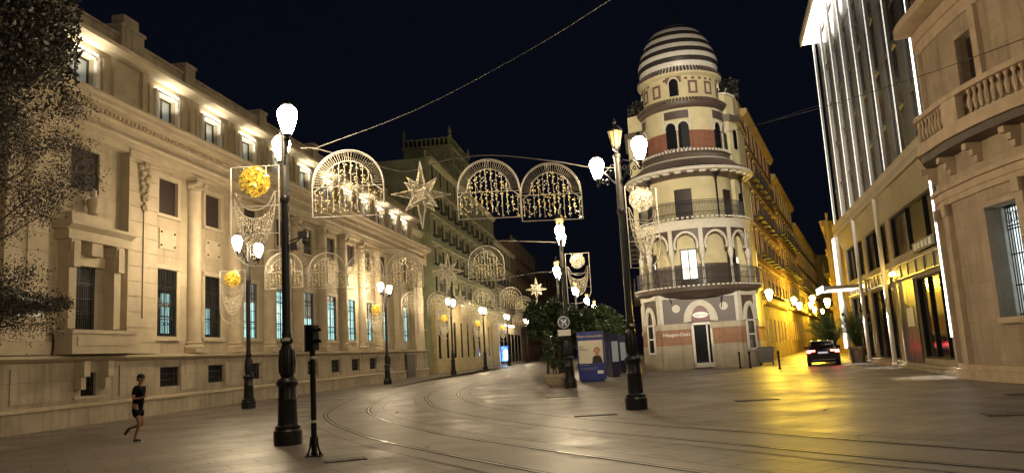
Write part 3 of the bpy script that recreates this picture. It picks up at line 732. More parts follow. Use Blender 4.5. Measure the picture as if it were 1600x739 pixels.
# ------------------------------------------------------------------ round stone corner building
CW = catmull([(15.55, 27.55), (15.2, 26.6), (14.95, 25), (14.8, 23.5), (14.8, 22), (14.95, 20.5), (15.4, 19), (16.3, 17.5), (17.8, 16), (20, 15)], 5)
CO = catmull([(15.2, 27.5), (14.35, 26.3), (14.2, 25.4), (14.0, 24), (13.95, 22.5), (14.05, 21.1), (14.3, 19.9), (14.8, 18.4), (15.8, 16.9), (17.4, 15.3), (20, 14.2)], 5)
rb = node('corner_building', 'curved warm stone corner building with a balustraded balcony, nearest on the right', 'building', (0, 0, 0))
def offs(P, d):
    out = []
    for i, p in enumerate(P):
        t = (P[min(i + 1, len(P) - 1)] - P[max(i - 1, 0)]).normalized(); out.append(Vector((p.x + t.y * d, p.y - t.x * d, 0)))
    return out
def bent(mb, P, d0, d1, z0, z1, mi=0, i0=0, i1=None):
    i1 = len(P) - 1 if i1 is None else i1; a = offs(P, d0)[i0:i1 + 1]; b = offs(P, d1)[i0:i1 + 1]; n = len(a)
    vs = [(q.x, q.y, z) for z in (z0, z1) for row in (a, b) for q in row]
    fs = []
    for i in range(n - 1):
        fs += [(i, i + 1, n + i + 1, n + i), (2 * n + i, 3 * n + i, 3 * n + i + 1, 2 * n + i + 1), (i, 2 * n + i, 2 * n + i + 1, i + 1), (n + i, n + i + 1, 3 * n + i + 1, 3 * n + i)]
    fs += [(0, n, 3 * n, 2 * n), (n - 1, 3 * n - 1, 4 * n - 1, 2 * n - 1)]
    mb.add(vs, fs, mi)
# outward is to the left of travel reversed: find sign so that outward goes to -x
sgn = 1 if offs(CW, 1)[8].x < CW[8].x else -1
def bw(mb, P, o0, o1, z0, z1, mi=0, i0=0, i1=None): bent(mb, P, sgn * o0, sgn * o1, z0, z1, mi, i0, i1)
M['corner_stone'] = stone('corner_sandstone', (.43, .33, .23), 1.3, .62, .010, stain=.28)
M['corner_trim'] = simple('corner_sandstone_trim', (.45, .345, .24), .8, noise=.18, nscale=2, bump=.15)
def span(lo, hi): # polyline indices covering y in (lo, hi)
    idx = [i for i, p in enumerate(CW) if lo <= p.y <= hi]; return idx[0], idx[-1]
i0, i1 = span(21.9, 24.0); j0, j1 = span(22.4, 24.1)
m = MB()
bw(m, CW, -.5, 0, .5, 1.95); bw(m, CW, -.5, 0, 5.35, 9.0)
bw(m, CW, -.5, 0, 1.95, 5.35, 0, 0, i0); bw(m, CW, -.5, 0, 1.95, 5.35, 0, i1)
bw(m, CW, -.5, 0, 11.0, 24); bw(m, CW, -.5, 0, 9.0, 11.0, 0, 0, j0); bw(m, CW, -.5, 0, 9.0, 11.0, 0, j1)
m.build('wall', 'corner_stone', rb)
m = MB(); m.prism([(p.x, p.y) for p in offs(CW, -.9 * sgn)] + [(26, 17), (26, 30), (16.2, 27.5)], .0, 23.8); m.build('core_wall', 'corner_stone', rb)
m = MB(); bw(m, CW, -.3, .22, 0, .32); bw(m, CW, -.3, .12, .32, .5); m.build('base_course', 'corner_trim', rb)
m = MB(); bw(m, CW, 0, .12, 6.1, 6.35); bw(m, CW, 0, .22, 6.35, 6.5); bw(m, CW, 0, .08, 5.9, 6.1)
for a, b in ((1, 2), (6, 7), (20, 21)): bw(m, CW, 0, .16, .5, 5.9, 0, a, b); bw(m, CW, 0, .24, 5.5, 5.9, 0, a, b)
bw(m, CW, 0, .1, 1.75, 1.95, 0, i0, i1); bw(m, CW, 0, .06, 5.35, 5.5, 0, i0, i1); bw(m, CW, 0, .15, 12.0, 12.4); bw(m, CW, 0, .08, 11.6, 12.0)
for a, b in ((3, 4), (17, 18)): bw(m, CW, 0, .14, 8.6, 11.6, 0, a, b)
m.build('moulding', 'corner_trim', rb)
def mid_of(a, b): return (a + b) // 2
def bwin(name, a, b, z0, z1, mt, gr, dp=.42):
    p = MB(); bw(p, CW, -dp, -dp + .04, z0, z1, 0, a, b); w = p.build('window', mt, rb)
    if gr:
        P = offs(CW, -(dp - .2) * sgn)[a:b + 1]; g = MB(); pts = []
        tot = sum((P[i + 1] - P[i]).length for i in range(len(P) - 1)); n = int(tot / .13)
        for k in range(n + 1):
            d = tot * k / n; i = 0
            while i < len(P) - 2 and d > (P[i + 1] - P[i]).length: d -= (P[i + 1] - P[i]).length; i += 1
            q = P[i] + (P[i + 1] - P[i]).normalized() * d; g.box(q.x - .013, q.x + .013, q.y - .013, q.y + .013, z0, z1)
            if k % 2 and k < n: g.tube([(q.x, q.y + .1 * math.cos(t * PI / 4), z1 - .35 + .2 * math.sin(t * PI / 4)) for t in range(8)], .012, 4, True)
        for z in (z0 + .06, z0 + .95, z0 + 1.9, z1 - .72, z1 - .62, z1 - .05): g.tube([(q.x, q.y, z) for q in P], .022, 4)
        g.build('grille', 'iron', w)
bwin('window', i0, i1, 1.95, 5.35, 'white_lit', True, .82)
m = MB(); bw(m, CW, -.8, -.02, 1.96, 5.34, 0, i0 - 1, i0); m.build('window_reveal', 'reveal_white', rb)
bwin('window', j0, j1, 9.0, 11.0, 'wood', False)
# balcony
m = MB()
n = len(CO)
poly = [(p.x, p.y) for p in CO] + [(p.x, p.y) for p in offs(CW, -.1 * sgn)[::-1]]
m.prism(poly, 7.65, 7.9); m.build('balcony_slab', 'corner_trim', rb)
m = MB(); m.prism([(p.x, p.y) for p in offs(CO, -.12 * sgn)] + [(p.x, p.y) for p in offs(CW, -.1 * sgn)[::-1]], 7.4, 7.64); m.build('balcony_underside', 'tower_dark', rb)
sg2 = sgn
def bo(mb, o0, o1, z0, z1, a=0, b=None): bent(mb, CO, sg2 * o0, sg2 * o1, z0, z1, 0, a, b)
m = MB(); bo(m, -.32, -.02, 7.9, 8.05); bo(m, -.32, -.0, 8.83, 9.0)
for a, b in ((0, 2), (15, 18), (30, 32), (42, 44)): bo(m, -.3, -.04, 8.05, 8.83, a, b)
m.build('balustrade_rail', 'corner_trim', rb)
PO = offs(CO, -.17 * sg2)
def walk(P, step):
    out = []; d = 0
    for i in range(len(P) - 1):
        seg = (P[i + 1] - P[i]).length
        while d < seg: out.append((i, P[i] + (P[i + 1] - P[i]) * (d / seg))); d += step
        d -= seg
    return out
for i, q in walk(PO, .27):
    if any(a - .3 <= i < b + .3 for a, b in ((0, 2), (15, 18), (30, 32), (42, 44))): continue
    b = MB(); b.lathe([(.07, 8.05), (.07, 8.11), (.035, 8.15), (.085, 8.34), (.09, 8.45), (.035, 8.68), (.07, 8.76), (.07, 8.83)], 8, (q.x, q.y)); b.build('baluster', 'corner_trim', rb, smooth=True)
for k in range(7):
    i = 3 + k * 6; i = min(i, len(CW) - 2); p = CW[i]; t = (CW[i + 1] - CW[i]).normalized(); ang = math.atan2(t.y, t.x)
    T = Matrix.Translation((p.x, p.y, 0)) @ Matrix.Rotation(ang, 4, 'Z')
    b = MB(); q = 1 if sgn > 0 else -1
    b.box(-.12, .12, 0, -q * .5, 7.2, 7.39, T=T); b.box(-.10, .10, 0, -q * .3, 7.0, 7.2, T=T); b.box(-.08, .08, 0, -q * .18, 6.8, 7.0, T=T); b.build('bracket', 'corner_trim', rb)
# upper balcony with iron rail
CU = offs(CW, .75 * sgn)
m = MB(); m.prism([(p.x, p.y) for p in CU[2:26]] + [(p.x, p.y) for p in offs(CW, -.1 * sgn)[2:26][::-1]], 12.45, 12.75); m.build('upper_balcony_slab', 'corner_trim', rb)
m = MB()
for i, q in walk(CU[2:26], .14): m.box(q.x - .012, q.x + .012, q.y - .012, q.y + .012, 12.75, 13.75)
m.tube([(p.x, p.y, 13.75) for p in CU[2:26]], .03, 5); m.build('upper_balcony_rail', 'iron', rb)
# ------------------------------------------------------------------ domed corner building
AX = (12.994, 54.713); TH = R(-13.36)
D = node('domed_tower_building', 'round yellow corner building with black and white striped dome and arcaded balcony', 'building', (*AX, 0), TH)
GP = [(-3.95, 1.2), (-3.85, -1.2), (-2.65, -3.1), (2.5, -3.1), (3.65, -1.7), (3.6, .6)]
BL = [(-3.95 - .083 * 22, 1.2 + 22), (3.6 + .184 * 6.2, .6 + 6.2), (3.6 + .184 * 6.2 - 1.5, 23)]
back = [(3.6 + .184 * 6.0, .6 + 6.0), (3.4, 23), (-3.95 - .083 * 22, 23.2)]
ring = GP + back
def inset(P, d):   # shrink a polygon towards its centroid-ish direction
    cx = sum(p[0] for p in P) / len(P); cy = sum(p[1] for p in P) / len(P)
    return [(p[0] + (cx - p[0]) * d, p[1] + (cy - p[1]) * d) for p in P]
def edge_panel(mb, a, b, o0, o1, z0, z1, s0=0, s1=None, mi=0):
    L = math.hypot(b[0] - a[0], b[1] - a[1]); s1 = L if s1 is None else s1
    T = Matrix.Translation((a[0], a[1], 0)) @ Matrix.Rotation(math.atan2(b[1] - a[1], b[0] - a[0]), 4, 'Z')
    mb.box(s0, s1, -o1, -o0, z0, z1, mi, T)
m = MB(); m.prism(inset(ring, .03), 0, 4.9); m.build('core', 'tower_base', D)
# ground storey, facet by facet: stone below, brick band, striped stone top; door opening in the front facet
m = MB(); br = MB(); up = MB(); red = MB(); wt = MB()
for i in range(5):
    a, b = GP[i], GP[i + 1]; L = math.hypot(b[0] - a[0], b[1] - a[1])
    segs = [(0, L)] if i != 2 else [(0, 1.95), (3.2, L)]
    for s0, s1 in segs:
        edge_panel(m, a, b, 0, .1, 0, 1.6, s0, s1); edge_panel(br, a, b, 0, .07, 1.6, 2.65, s0, s1); edge_panel(m, a, b, 0, .14, 2.65, 3.05, s0, s1)
    edge_panel(red, a, b, 0, .03, 3.05, 4.75)
    edge_panel(wt, a, b, 0, .12, 3.05, 4.75, 0, .22); edge_panel(wt, a, b, 0, .12, 3.05, 4.75, L - .22, L)
    edge_panel(wt, a, b, 0, .16, 4.7, 5.0)
edge_panel(m, GP[0], (GP[0][0] + .01, GP[0][1]), 0, .05, 0, .1)
# side walls below
for a, b in ((ring[5], ring[6]), (ring[8], ring[0])): edge_panel(m, a, b, 0, .08, 0, 1.6); edge_panel(br, a, b, 0, .05, 1.6, 2.65); edge_panel(m, a, b, 0, .12, 2.65, 3.0); edge_panel(up, a, b, 0, .05, 3.0, 5.4)
m.build('ground_stonework', 'tower_base', D); br.build('brick_band', 'tower_brick', D); up.build('side_upper_wall', 'tower_yellow', D); red.build('tile_frieze', 'tower_dark', D); wt.build('white_trim', 'tower_white', D)
def arch_pts(cx, cz, w, rise, n=16, foot=0, over=0):
    """pointed / horseshoe arch in the x-z plane"""
    out = []
    for k in range(n + 1):
        a = -over + (PI + 2 * over) * k / n
        out.append((cx - w * math.cos(a), cz + rise * math.sin(a)))
    return out
def ring_strip(mb, P0_, P1_, y0, y1, fn=lambda x, y, z: (x, y, z), mi=0):
    n = len(P0_); vs = []
    for (a, c), (b, d) in zip(P0_, P1_): vs += [fn(a, y0, c), fn(b, y0, d), fn(a, y1, c), fn(b, y1, d)]
    fs = []
    for i in range(n - 1):
        k = 4 * i; fs += [(k, k + 1, k + 5, k + 4), (k + 2, k + 6, k + 7, k + 3), (k, k + 4, k + 6, k + 2), (k + 1, k + 3, k + 7, k + 5)]
    mb.add(vs, fs, mi)
# door arch (front facet), local y = -3.1 plane
m = MB()
inn = [(x, z) for x, z in arch_pts(0, 3.15, .62, 1.0)]; out = [(x, z) for x, z in arch_pts(0, 3.1, 1.12, 1.45)]
ring_strip(m, inn, out, -3.2, -3.34); m.build('door_arch', 'tower_white', D)
m = MB(); poly = inn; n = len(poly)
m.add([(x, -3.17, z) for x, z in poly] + [(x, -3.13, z) for x, z in poly], [tuple(range(n)), tuple(range(n, 2 * n))[::-1]] + [(i, (i + 1) % n, n + (i + 1) % n, n + i) for i in range(n)])
ty = m.build('tympanum', 'shop_maroon', D)
m = MB(); m.add([(.5 * math.cos(t * PI / 12), -3.19, 3.55 + .2 * math.sin(t * PI / 12)) for t in range(24)] + [(.5 * math.cos(t * PI / 12), -3.172, 3.55 + .2 * math.sin(t * PI / 12)) for t in range(24)], [tuple(range(24)), tuple(range(24, 48))[::-1]] + [(i, (i + 1) % 24, 24 + (i + 1) % 24, 24 + i) for i in range(24)]); sgn_ = m.build('oval_sign', 'white_paint', D)
TX = Matrix(((1, 0, 0, 0), (0, 0, -1, 0), (0, 1, 0, 0), (0, 0, 0, 1)))
text_mesh('lettering', 'H\u00e4agen-Dazs', .16, 'shop_maroon', sgn_, Matrix.Translation((0, -3.195, 3.55)) @ TX, .002)
tx = text_mesh('shop_name', 'H\u00e4agen-Dazs', .34, 'white_paint', D, Matrix.Translation((-1.65, -3.19, 2.32)) @ TX, .015)
m = MB()
for s in (-1, 1):
    m.add([(s * 1.55 + .27 * math.cos(t * PI / 8), -3.16, 4.05 + .27 * math.sin(t * PI / 8)) for t in range(16)] + [(s * 1.55 + .27 * math.cos(t * PI / 8), -3.12, 4.05 + .27 * math.sin(t * PI / 8)) for t in range(16)], [tuple(range(16)), tuple(range(16, 32))[::-1]] + [(i, (i + 1) % 16, 16 + (i + 1) % 16, 16 + i) for i in range(16)])
m.build('white_roundel', 'tower_white', D)
m = MB(); m.box(-.62, .64, -3.12, -3.02, .35, 2.95); dr = m.build('door', 'dark_glass', D)
m = MB()
for x0, x1 in ((-.66, -.5), (.3, .4), (.55, .68)): m.box(x0, x1, -3.2, -3.1, .1, 3.05)
m.box(-.66, .68, -3.2, -3.1, .1, .4); m.box(-.66, .68, -3.2, -3.1, 2.9, 3.05); m.build('door_frame', 'white_frame', dr)
# small window bay on the right facet and arch on both slanted facets
def facet_T(i):
    a, b = GP[i], GP[i + 1]; L = math.hypot(b[0] - a[0], b[1] - a[1])
    return Matrix.Translation((a[0], a[1], 0)) @ Matrix.Rotation(math.atan2(b[1] - a[1], b[0] - a[0]), 4, 'Z'), L
for i in (1, 3):
    T, L = facet_T(i)
    m = MB(); inn = arch_pts(L / 2, 3.1, .42, .9); out = arch_pts(L / 2, 3.05, .66, 1.25)
    ring_strip(m, inn, out, -.1, -.24, lambda x, y, z: tuple(T @ Vector((x, y, z)))); m.build('side_arch', 'tower_white', D)
    m = MB(); m.box(L / 2 - .38, L / 2 + .38, -.16, -.1, 1.2, 3.0, T=T); w = m.build('window', 'dark_glass', D)
    m = MB()
    for x0, x1, z0, z1 in ((-.45, -.36, 1.1, 3.05), (.36, .45, 1.1, 3.05), (-.45, .45, 2.98, 3.08), (-.45, .45, 1.05, 1.2), (-.4, .4, 2.05, 2.15)): m.box(L / 2 + x0, L / 2 + x1, -.22, -.1, z0, z1, T=T)
    m.build('window_frame', 'white_frame', w)
# iron brackets under the first balcony
for a in (-62, -46, -30, 24, 38, 58, 74):
    m = MB(); s, c = math.sin(R(a)), -math.cos(R(a)); r0 = 3.35
    m.tube([(r0 * s, r0 * c, 3.7), ((r0 + .2) * s, (r0 + .2) * c, 4.3), (4.0 * s, 4.0 * c, 5.15)], .035, 5)
    m.tube([((r0 + .1 + .12 * math.cos(t)) * s, (r0 + .1 + .12 * math.cos(t)) * c, 4.5 + .12 * math.sin(t)) for t in [k * PI / 4 for k in range(8)]], .025, 4, True)
    m.tube([(r0 * s, r0 * c, 4.95), (4.1 * s, 4.1 * c, 5.2)], .03, 5); m.build('iron_bracket', 'iron', D)
A0, A1 = R(-112), R(112)
def band(prof, mat, name, n=64, mis=None, smooth=True, a0=A0, a1=A1):
    q = MB(); q.lathe(prof, n, (0, 0), a0, a1, mis=mis); return q.build(name, mat, D, smooth=smooth)
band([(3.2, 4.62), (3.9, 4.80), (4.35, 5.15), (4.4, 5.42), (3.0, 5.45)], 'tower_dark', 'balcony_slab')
def dentils(r0, r1, z0, z1, n, name, mat='tower_white', a0=A0, a1=A1, duty=.5):
    q = MB()
    for k in range(n):
        a = a0 + (a1 - a0) * k / n; b = a + (a1 - a0) / n * duty
        vs = [(r * math.sin(t), -r * math.cos(t), z) for z in (z0, z1) for r in (r0, r1) for t in (a, b)]
        q.add(vs, [(0, 2, 3, 1), (4, 5, 7, 6), (0, 1, 5, 4), (2, 6, 7, 3), (0, 4, 6, 2), (1, 3, 7, 5)])
    return q.build(name, mat, D)
dentils(4.32, 4.46, 5.40, 5.50, 54, 'edge_tile')
# arcade storey
band([(3.0, 5.45), (3.0, 9.95)], 'tower_yellow', 'arcade_inner_wall')
def curved_box(mb, a0, a1, r0, r1, z0, z1, n=4, mi=0):
    vs = []; 
    for k in range(n + 1):
        t = R(a0 + (a1 - a0) * k / n)
        for r in (r0, r1):
            for z in (z0, z1): vs.append((r * math.sin(t), -r * math.cos(t), z))
    fs = []
    for k in range(n):
        i = 4 * k; fs += [(i, i + 4, i + 5, i + 1), (i + 2, i + 3, i + 7, i + 6), (i + 1, i + 5, i + 7, i + 3), (i, i + 2, i + 6, i + 4)]
    fs += [(0, 1, 3, 2), (4 * n, 4 * n + 2, 4 * n + 3, 4 * n + 1)]
    mb.add(vs, fs, mi)
bays = [-101, -70, -39, -8, 23, 54, 85]
m = MB(); rim = MB(); pilr = MB()
RA = 3.78
def cyl(x, y, z): t = x / RA; return ((y) * math.sin(t), -(y) * math.cos(t), z)   # x is arc length
for bc in bays:
    xc = RA * R(bc); hw = RA * R(15.5); aw = .70; zc = 8.25; n = 20
    # spandrel: columns of quads from the arch up to the band
    top = 9.3; pts = []
    for k in range(n + 1):
        x = -hw + .14 + (2 * hw - .28) * k / n
        z = zc + (math.sqrt(max(0, 1 - (x / aw) ** 2)) * .78 if abs(x) < aw else -.45)
        pts.append((xc + x, z))
    ring_strip(m, pts, [(p[0], top) for p in pts], RA - .12, RA - .02, cyl)
    a = arch_pts(xc, zc, aw, .78, 18, over=.35); b = arch_pts(xc, zc, aw + .13, .93, 18, over=.35)
    ring_strip(rim, a, b, RA - .16, RA + .04, cyl)
band([(3.5, 9.3), (3.86, 9.3), (3.9, 9.42), (3.95, 9.78), (4.05, 9.9), (3.0, 9.97)], 'tower_white', 'arcade_band')
m.build('spandrel', 'tower_dark', D); rim.build('arch_rim', 'tower_white', D)
for bc in bays + [116]:
    a = R(bc - 15.5); x, y = RA * math.sin(a), -RA * math.cos(a); q = MB()
    q.lathe([(.14, 5.45), (.14, 5.6), (.09, 5.7), (.085, 7.2), (.13, 7.25), (.13, 7.32), (.2, 7.6), (.19, 7.9)], 10, (x, y)); curved_box(q, bc - 15.5 - 2.1, bc - 15.5 + 2.1, RA - .16, RA + .06, 7.9, 9.3, 2)
    q.build('arcade_column', 'tower_white', D, smooth=True)
def rail(r, z0, z1, name, step=1.6, a0=-110, a1=110):
    q = MB(); k = a0
    while k < a1:
        t = R(k); x, y = r * math.sin(t), -r * math.cos(t); q.box(x - .012, x + .012, y - .012, y + .012, z0, z1); k += step
    for z in (z0 + .05, z0 + .4, z1 - .12, z1): q.tube([(r * math.sin(R(t)), -r * math.cos(R(t)), z) for t in range(a0, a1 + 1, 4)], .018, 4)
    q.build(name, 'iron', D)
rail(4.22, 5.5, 6.65, 'balcony_railing')
# dado behind the rail and the windows of the arcade storey
m = MB(); curved_box(m, -110, -17, 3.0, 3.04, 5.5, 7.0, 14); curved_box(m, 3, 110, 3.0, 3.04, 5.5, 7.0, 14); m.build('dado_panel', 'tower_dark', D)
def cwin(ac, hw, r, z0, z1, mat, frame='wood', name='window', arched=False):
    q = MB(); curved_box(q, ac - hw, ac + hw, r + .01, r + .03, z0, z1, 4)
    if arched:
        rr = r * R(hw); pts = []
        q2 = [(r * R(ac) - rr * math.cos(t * PI / 10), z1 + rr * math.sin(t * PI / 10)) for t in range(11)]
        f = lambda x, y, z: (y * math.sin(x / r), -y * math.cos(x / r), z)
        ring_strip(q, q2, [(p[0], z1 - .01) for p in q2], r + .01, r + .03, f)
    w = q.build(name, mat, D)
    if frame:
        q = MB()
        for a in (ac - hw, ac - .6, ac + hw - 1.2): curved_box(q, a, a + 1.2, r + .03, r + .09, z0, z1, 1)
        curved_box(q, ac - hw, ac + hw, r + .03, r + .085, z1 - .08, z1, 4); curved_box(q, ac - hw, ac + hw, r + .03, r + .085, z0, z0 + .5, 4); q.build('frame', frame, w)
    return w
cwin(-8, 10.5, 3.0, 5.5, 8.05, 'warm_lit'); cwin(54, 9, 3.0, 5.5, 8.0, 'dark_glass'); cwin(-70, 9, 3.0, 5.5, 8.0, 'dark_glass'); cwin(70, 3.5, 3.0, 6.4, 7.4, 'warm_lit', None); cwin(-66, 3, 3.0, 5.9, 7.3, 'warm_lit', None)
# third storey with round roof skirt
dentils(3.95, 4.1, 9.98, 10.1, 48, 'edge_tile')
band([(3.0, 9.97), (3.0, 13.3)], 'tower_yellow', 'third_storey_wall')
rail(3.7, 10.05, 11.25, 'upper_balcony_railing')
cwin(-8, 11, 3.0, 10.0, 12.2, 'wood', 'wood', 'shuttered_door'); cwin(57, 8, 3.0, 10.0, 12.1, 'wood', 'wood', 'shuttered_door'); cwin(-72, 8, 3.0, 10.0, 12.1, 'wood', 'wood', 'shuttered_door')
for a in (-46, 30, 75):
    q = MB(); t = R(a); x, y = 3.72 * math.sin(t), -3.72 * math.cos(t); q.lathe([(.05, 10), (.05, 12.6), (.09, 12.65), (.06, 12.8), (.26, 13.05), (.28, 13.15)], 8, (x, y)); q.build('iron_column', 'iron', D)
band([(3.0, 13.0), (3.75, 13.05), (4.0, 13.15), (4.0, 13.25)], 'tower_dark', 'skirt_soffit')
band([(3.9, 13.2), (4.5, 13.22), (4.56, 13.33), (4.48, 13.44), (4.4, 13.46)], 'tower_white', 'skirt_rim')
q = MB(); n = 90
for k in range(n):   # ribbed tiles
    a = A0 + (A1 - A0) * k / n; b = a + (A1 - A0) / n
    for (r0, z0), (r1, z1) in zip([(4.42, 13.5), (3.9, 13.75)], [(3.9, 13.75), (3.2, 14.3)]):
        mid = (a + b) / 2
        P_ = lambda r, t, z: (r * math.sin(t), -r * math.cos(t), z)
        q.add([P_(r0, a, z0 - .04), P_(r0, mid, z0 + .05), P_(r0, b, z0 - .04), P_(r1, a, z1 - .04), P_(r1, mid, z1 + .05), P_(r1, b, z1 - .04)], [(0, 1, 4, 3), (1, 2, 5, 4)])
q.build('skirt_roof', 'roof_tile', D)
dentils(4.0, 4.3, 13.08, 13.2, 20, 'rafter_end')  # projecting rafter ends under the skirt roof
band([(3.0, 14.15), (3.28, 14.2), (3.32, 14.3), (3.2, 14.36), (3.1, 14.7), (3.22, 14.78), (3.22, 14.98), (2.9, 15.0)], 'roof_tile', 'drum_base_moulding')
band([(3.29, 14.24), (3.36, 14.28), (3.29, 14.34)], 'tower_white', 'drum_base_bead')
dentils(3.2, 3.3, 14.8, 14.95, 46, 'white_dentil')
FULL = (0, 2 * PI)
band([(2.9, 14.9), (2.9, 16.35)], 'tower_brick_red', 'drum_brick_band', 64, a0=0, a1=2 * PI)
band([(2.88, 16.35), (2.88, 18.1), (2.95, 18.15)], 'tower_yellow', 'lower_drum', 64, a0=0, a1=2 * PI)
f29 = lambda x, y, z: (y * math.sin(x / 2.9), -y * math.cos(x / 2.9), z)
for ac in (-8, 62, -80):
    xc = 2.9 * R(ac)
    for s in (-1, 1):
        q = MB(); c0 = xc + s * .44
        pts = [(c0 - .32, 15.0)] + [(c0 - .36 * math.cos(t * PI / 12), 16.55 + .42 * math.sin(t * PI / 12)) for t in range(13)] + [(c0 + .32, 15.0)]
        ring_strip(q, pts, [(p[0], 15.0) for p in pts], 2.91, 2.94, f29); q.build('arched_window', 'dark_glass', D)
    q = MB()
    for s in (-1, 1):
        c0 = xc + s * .44; ring_strip(q, arch_pts(c0, 16.55, .36, .44, 14, over=.3), arch_pts(c0, 16.55, .46, .56, 14, over=.3), 2.9, 3.02, f29)
    for x0, x1, z0, z1 in ((-.97, -.9, 16.5, 17.9), (.9, .97, 16.5, 17.9), (-.97, .97, 17.83, 17.9)): ring_strip(q, [(xc + x0 + (x1 - x0) * k / 6, z0) for k in range(7)], [(xc + x0 + (x1 - x0) * k / 6, z1) for k in range(7)], 2.9, 2.98, f29)
    q.tube([f29(xc, 3.0, 15.0), f29(xc, 3.0, 16.3)], .045, 7); q.build('window_surround', 'tower_white', D)
    q = MB(); ring_strip(q, [(xc - .85 + 1.7 * k / 8, 17.25) for k in range(9)], [(xc - .85 + 1.7 * k / 8, 17.8) for k in range(9)], 2.89, 2.93, f29); q.build('tile_panel', 'tower_dark', D)
dentils(2.9, 3.2, 15.0, 15.06, 9, 'white_sill', a0=R(-26), a1=R(10))
band([(2.88, 18.0), (3.0, 18.1), (3.15, 18.3), (3.15, 18.42)], 'tower_dark', 'tile_ring', a0=0, a1=2 * PI)
def tile_ring(r0, r1, z0, z1, n, name='scalloped_tiles'):
    q = MB()
    for k in range(n):
        a = 2 * PI * k / n; q.tube([(r0 * math.sin(a), -r0 * math.cos(a), z0), (r1 * math.sin(a), -r1 * math.cos(a), z1)], .085, 6)
    q.build(name, 'roof_tile', D)
tile_ring(3.22, 2.85, 18.45, 18.72, 80)
band([(2.72, 18.5), (2.72, 20.35), (2.8, 20.4), (3.0, 20.5), (3.05, 20.62), (2.8, 20.7)], 'tower_yellow', 'upper_drum', a0=0, a1=2 * PI)
f27 = lambda x, y, z: (y * math.sin(x / 2.72), -y * math.cos(x / 2.72), z)
q = MB()
for k in range(8):
    ac = -8 + 45 * k + (0 if k else 400)
    if k == 0: continue
for ac in (-62, -36, 20, 46, 74, -90):
    xc = 2.72 * R(ac)
    q = MB()
    for x0, x1, z0, z1 in ((-.34, -.17, 19.2, 19.85), (.17, .34, 19.2, 19.85), (-.34, .34, 19.85, 20.0), (-.34, .34, 19.05, 19.2)): ring_strip(q, [(xc + x0 + (x1 - x0) * k / 4, z0) for k in range(5)], [(xc + x0 + (x1 - x0) * k / 4, z1) for k in range(5)], 2.71, 2.75, f27)
    q.build('brick_ornament', 'tower_red', D)
q = MB()
for k in range(34):
    a = 360 * k / 34
    if -2 < (k % 8) - 7 < 1: continue
    xc = 2.72 * R(a); ring_strip(q, [(xc - .12 + .06 * j, 20.1) for j in range(5)], [(xc - .12 + .06 * j, 20.26) for j in range(5)], 2.71, 2.75, f27)
q.build('brick_dentil', 'tower_red', D)
for ac in (-8, 82, 172, -98):
    xc = 2.72 * R(ac); q = MB()
    pts = [(xc - .3, 18.95)] + [(xc - .32 * math.cos(t * PI / 12), 19.85 + .36 * math.sin(t * PI / 12)) for t in range(13)] + [(xc + .3, 18.95)]
    ring_strip(q, pts, [(p[0], 18.95) for p in pts], 2.72, 2.76, f27); q.build('lantern_window', 'dark_glass', D)
    q = MB(); ring_strip(q, arch_pts(xc, 19.85, .32, .36, 14, over=.2), arch_pts(xc, 19.85, .40, .45, 14, over=.2), 2.72, 2.82, f27); q.build('window_surround', 'tower_white', D)
    q = MB(); ring_strip(q, [(xc - .55 + 1.1 * k / 14, 20.02 + (.32 if abs(-.55 + 1.1 * k / 14) < .3 else -.1)) for k in range(15)], [(xc - .55 + 1.1 * k / 14, 20.38) for k in range(15)], 2.715, 2.745, f27); q.build('tile_panel', 'tower_red', D)
tile_ring(3.0, 2.78, 20.72, 21.05, 76)
prof = [(2.72, 20.7), (2.72, 21.1)]; mis = [0]
H0, H1 = 21.1, 25.1; n = 11; sub = 3
for k in range(n * sub + 1):
    t = k / (n * sub); z = t
    r = 2.78 * (1 - max(0, t) ** 2.5) ** (1 / 2.1) * (1 + .05 * math.sin(PI * min(1, t * 2)))
    prof.append((max(r, .05), H0 + (H1 - H0) * t)); mis.append(((k - 1) // sub) % 2 if k else 0)
mis = [0] + [0] + [((k // sub) % 2) for k in range(n * sub)]
q = MB(); q.lathe(prof, 56, (0, 0), mis=mis); q.build('striped_dome', ['dome_white', 'dome_black'], D, smooth=True)
q = MB(); q.lathe([(.3, 25.05), (.2, 25.2), (.07, 25.35), (.16, 25.55), (.05, 25.75), (.12, 25.9), (.03, 26.1), (.015, 27.2)], 10, (0, 0)); q.build('finial', 'iron', D)
# wings on both sides of the tower and the body behind
def wing(P, z0, z1, name, mat): q = MB(); q.prism(P, z0, z1); return q.build(name, mat, D)
body = [(-3.7, 1.5), (-2, 2.2), (2, 2.2), (3.5, 1.0), (4.7, 6.6), (3.4, 23), (-5.6, 23)]
wing(body, 4.9, 17.2, 'body', 'tower_yellow')
RW = [(2.2, -1.3), (3.4, -1.0), (4.15, .3), (4.6, 3.2), (2.0, 3.2)]
wing([(2.2, -.6), (3.2, -.55), (3.8, .4), (4.55, 4.6), (2.0, 4.6)], 9.95, 17.6, 'right_wing', 'tower_yellow')
wing([(2.2, -.6), (3.45, -.6), (3.95, .4), (4.7, 6.6), (2.0, 6.6)], 5.45, 9.95, 'right_wing_lower', 'tower_yellow')
wing([(2.0, -.8), (3.3, -.8), (4.05, .3), (4.8, 4.9), (2, 4.9)], 17.3, 17.75, 'wing_cornice', 'roof_tile'); wing([(2.2, -.5), (3.1, -.5), (3.7, .4), (4.3, 4.4), (2, 4.4)], 17.7, 19.3, 'right_wing_attic', 'tower_yellow'); wing([(2.1, -.65), (3.2, -.6), (3.85, .4), (4.45, 4.5), (2, 4.5)], 19.3, 19.45, 'attic_coping', 'tower_white')
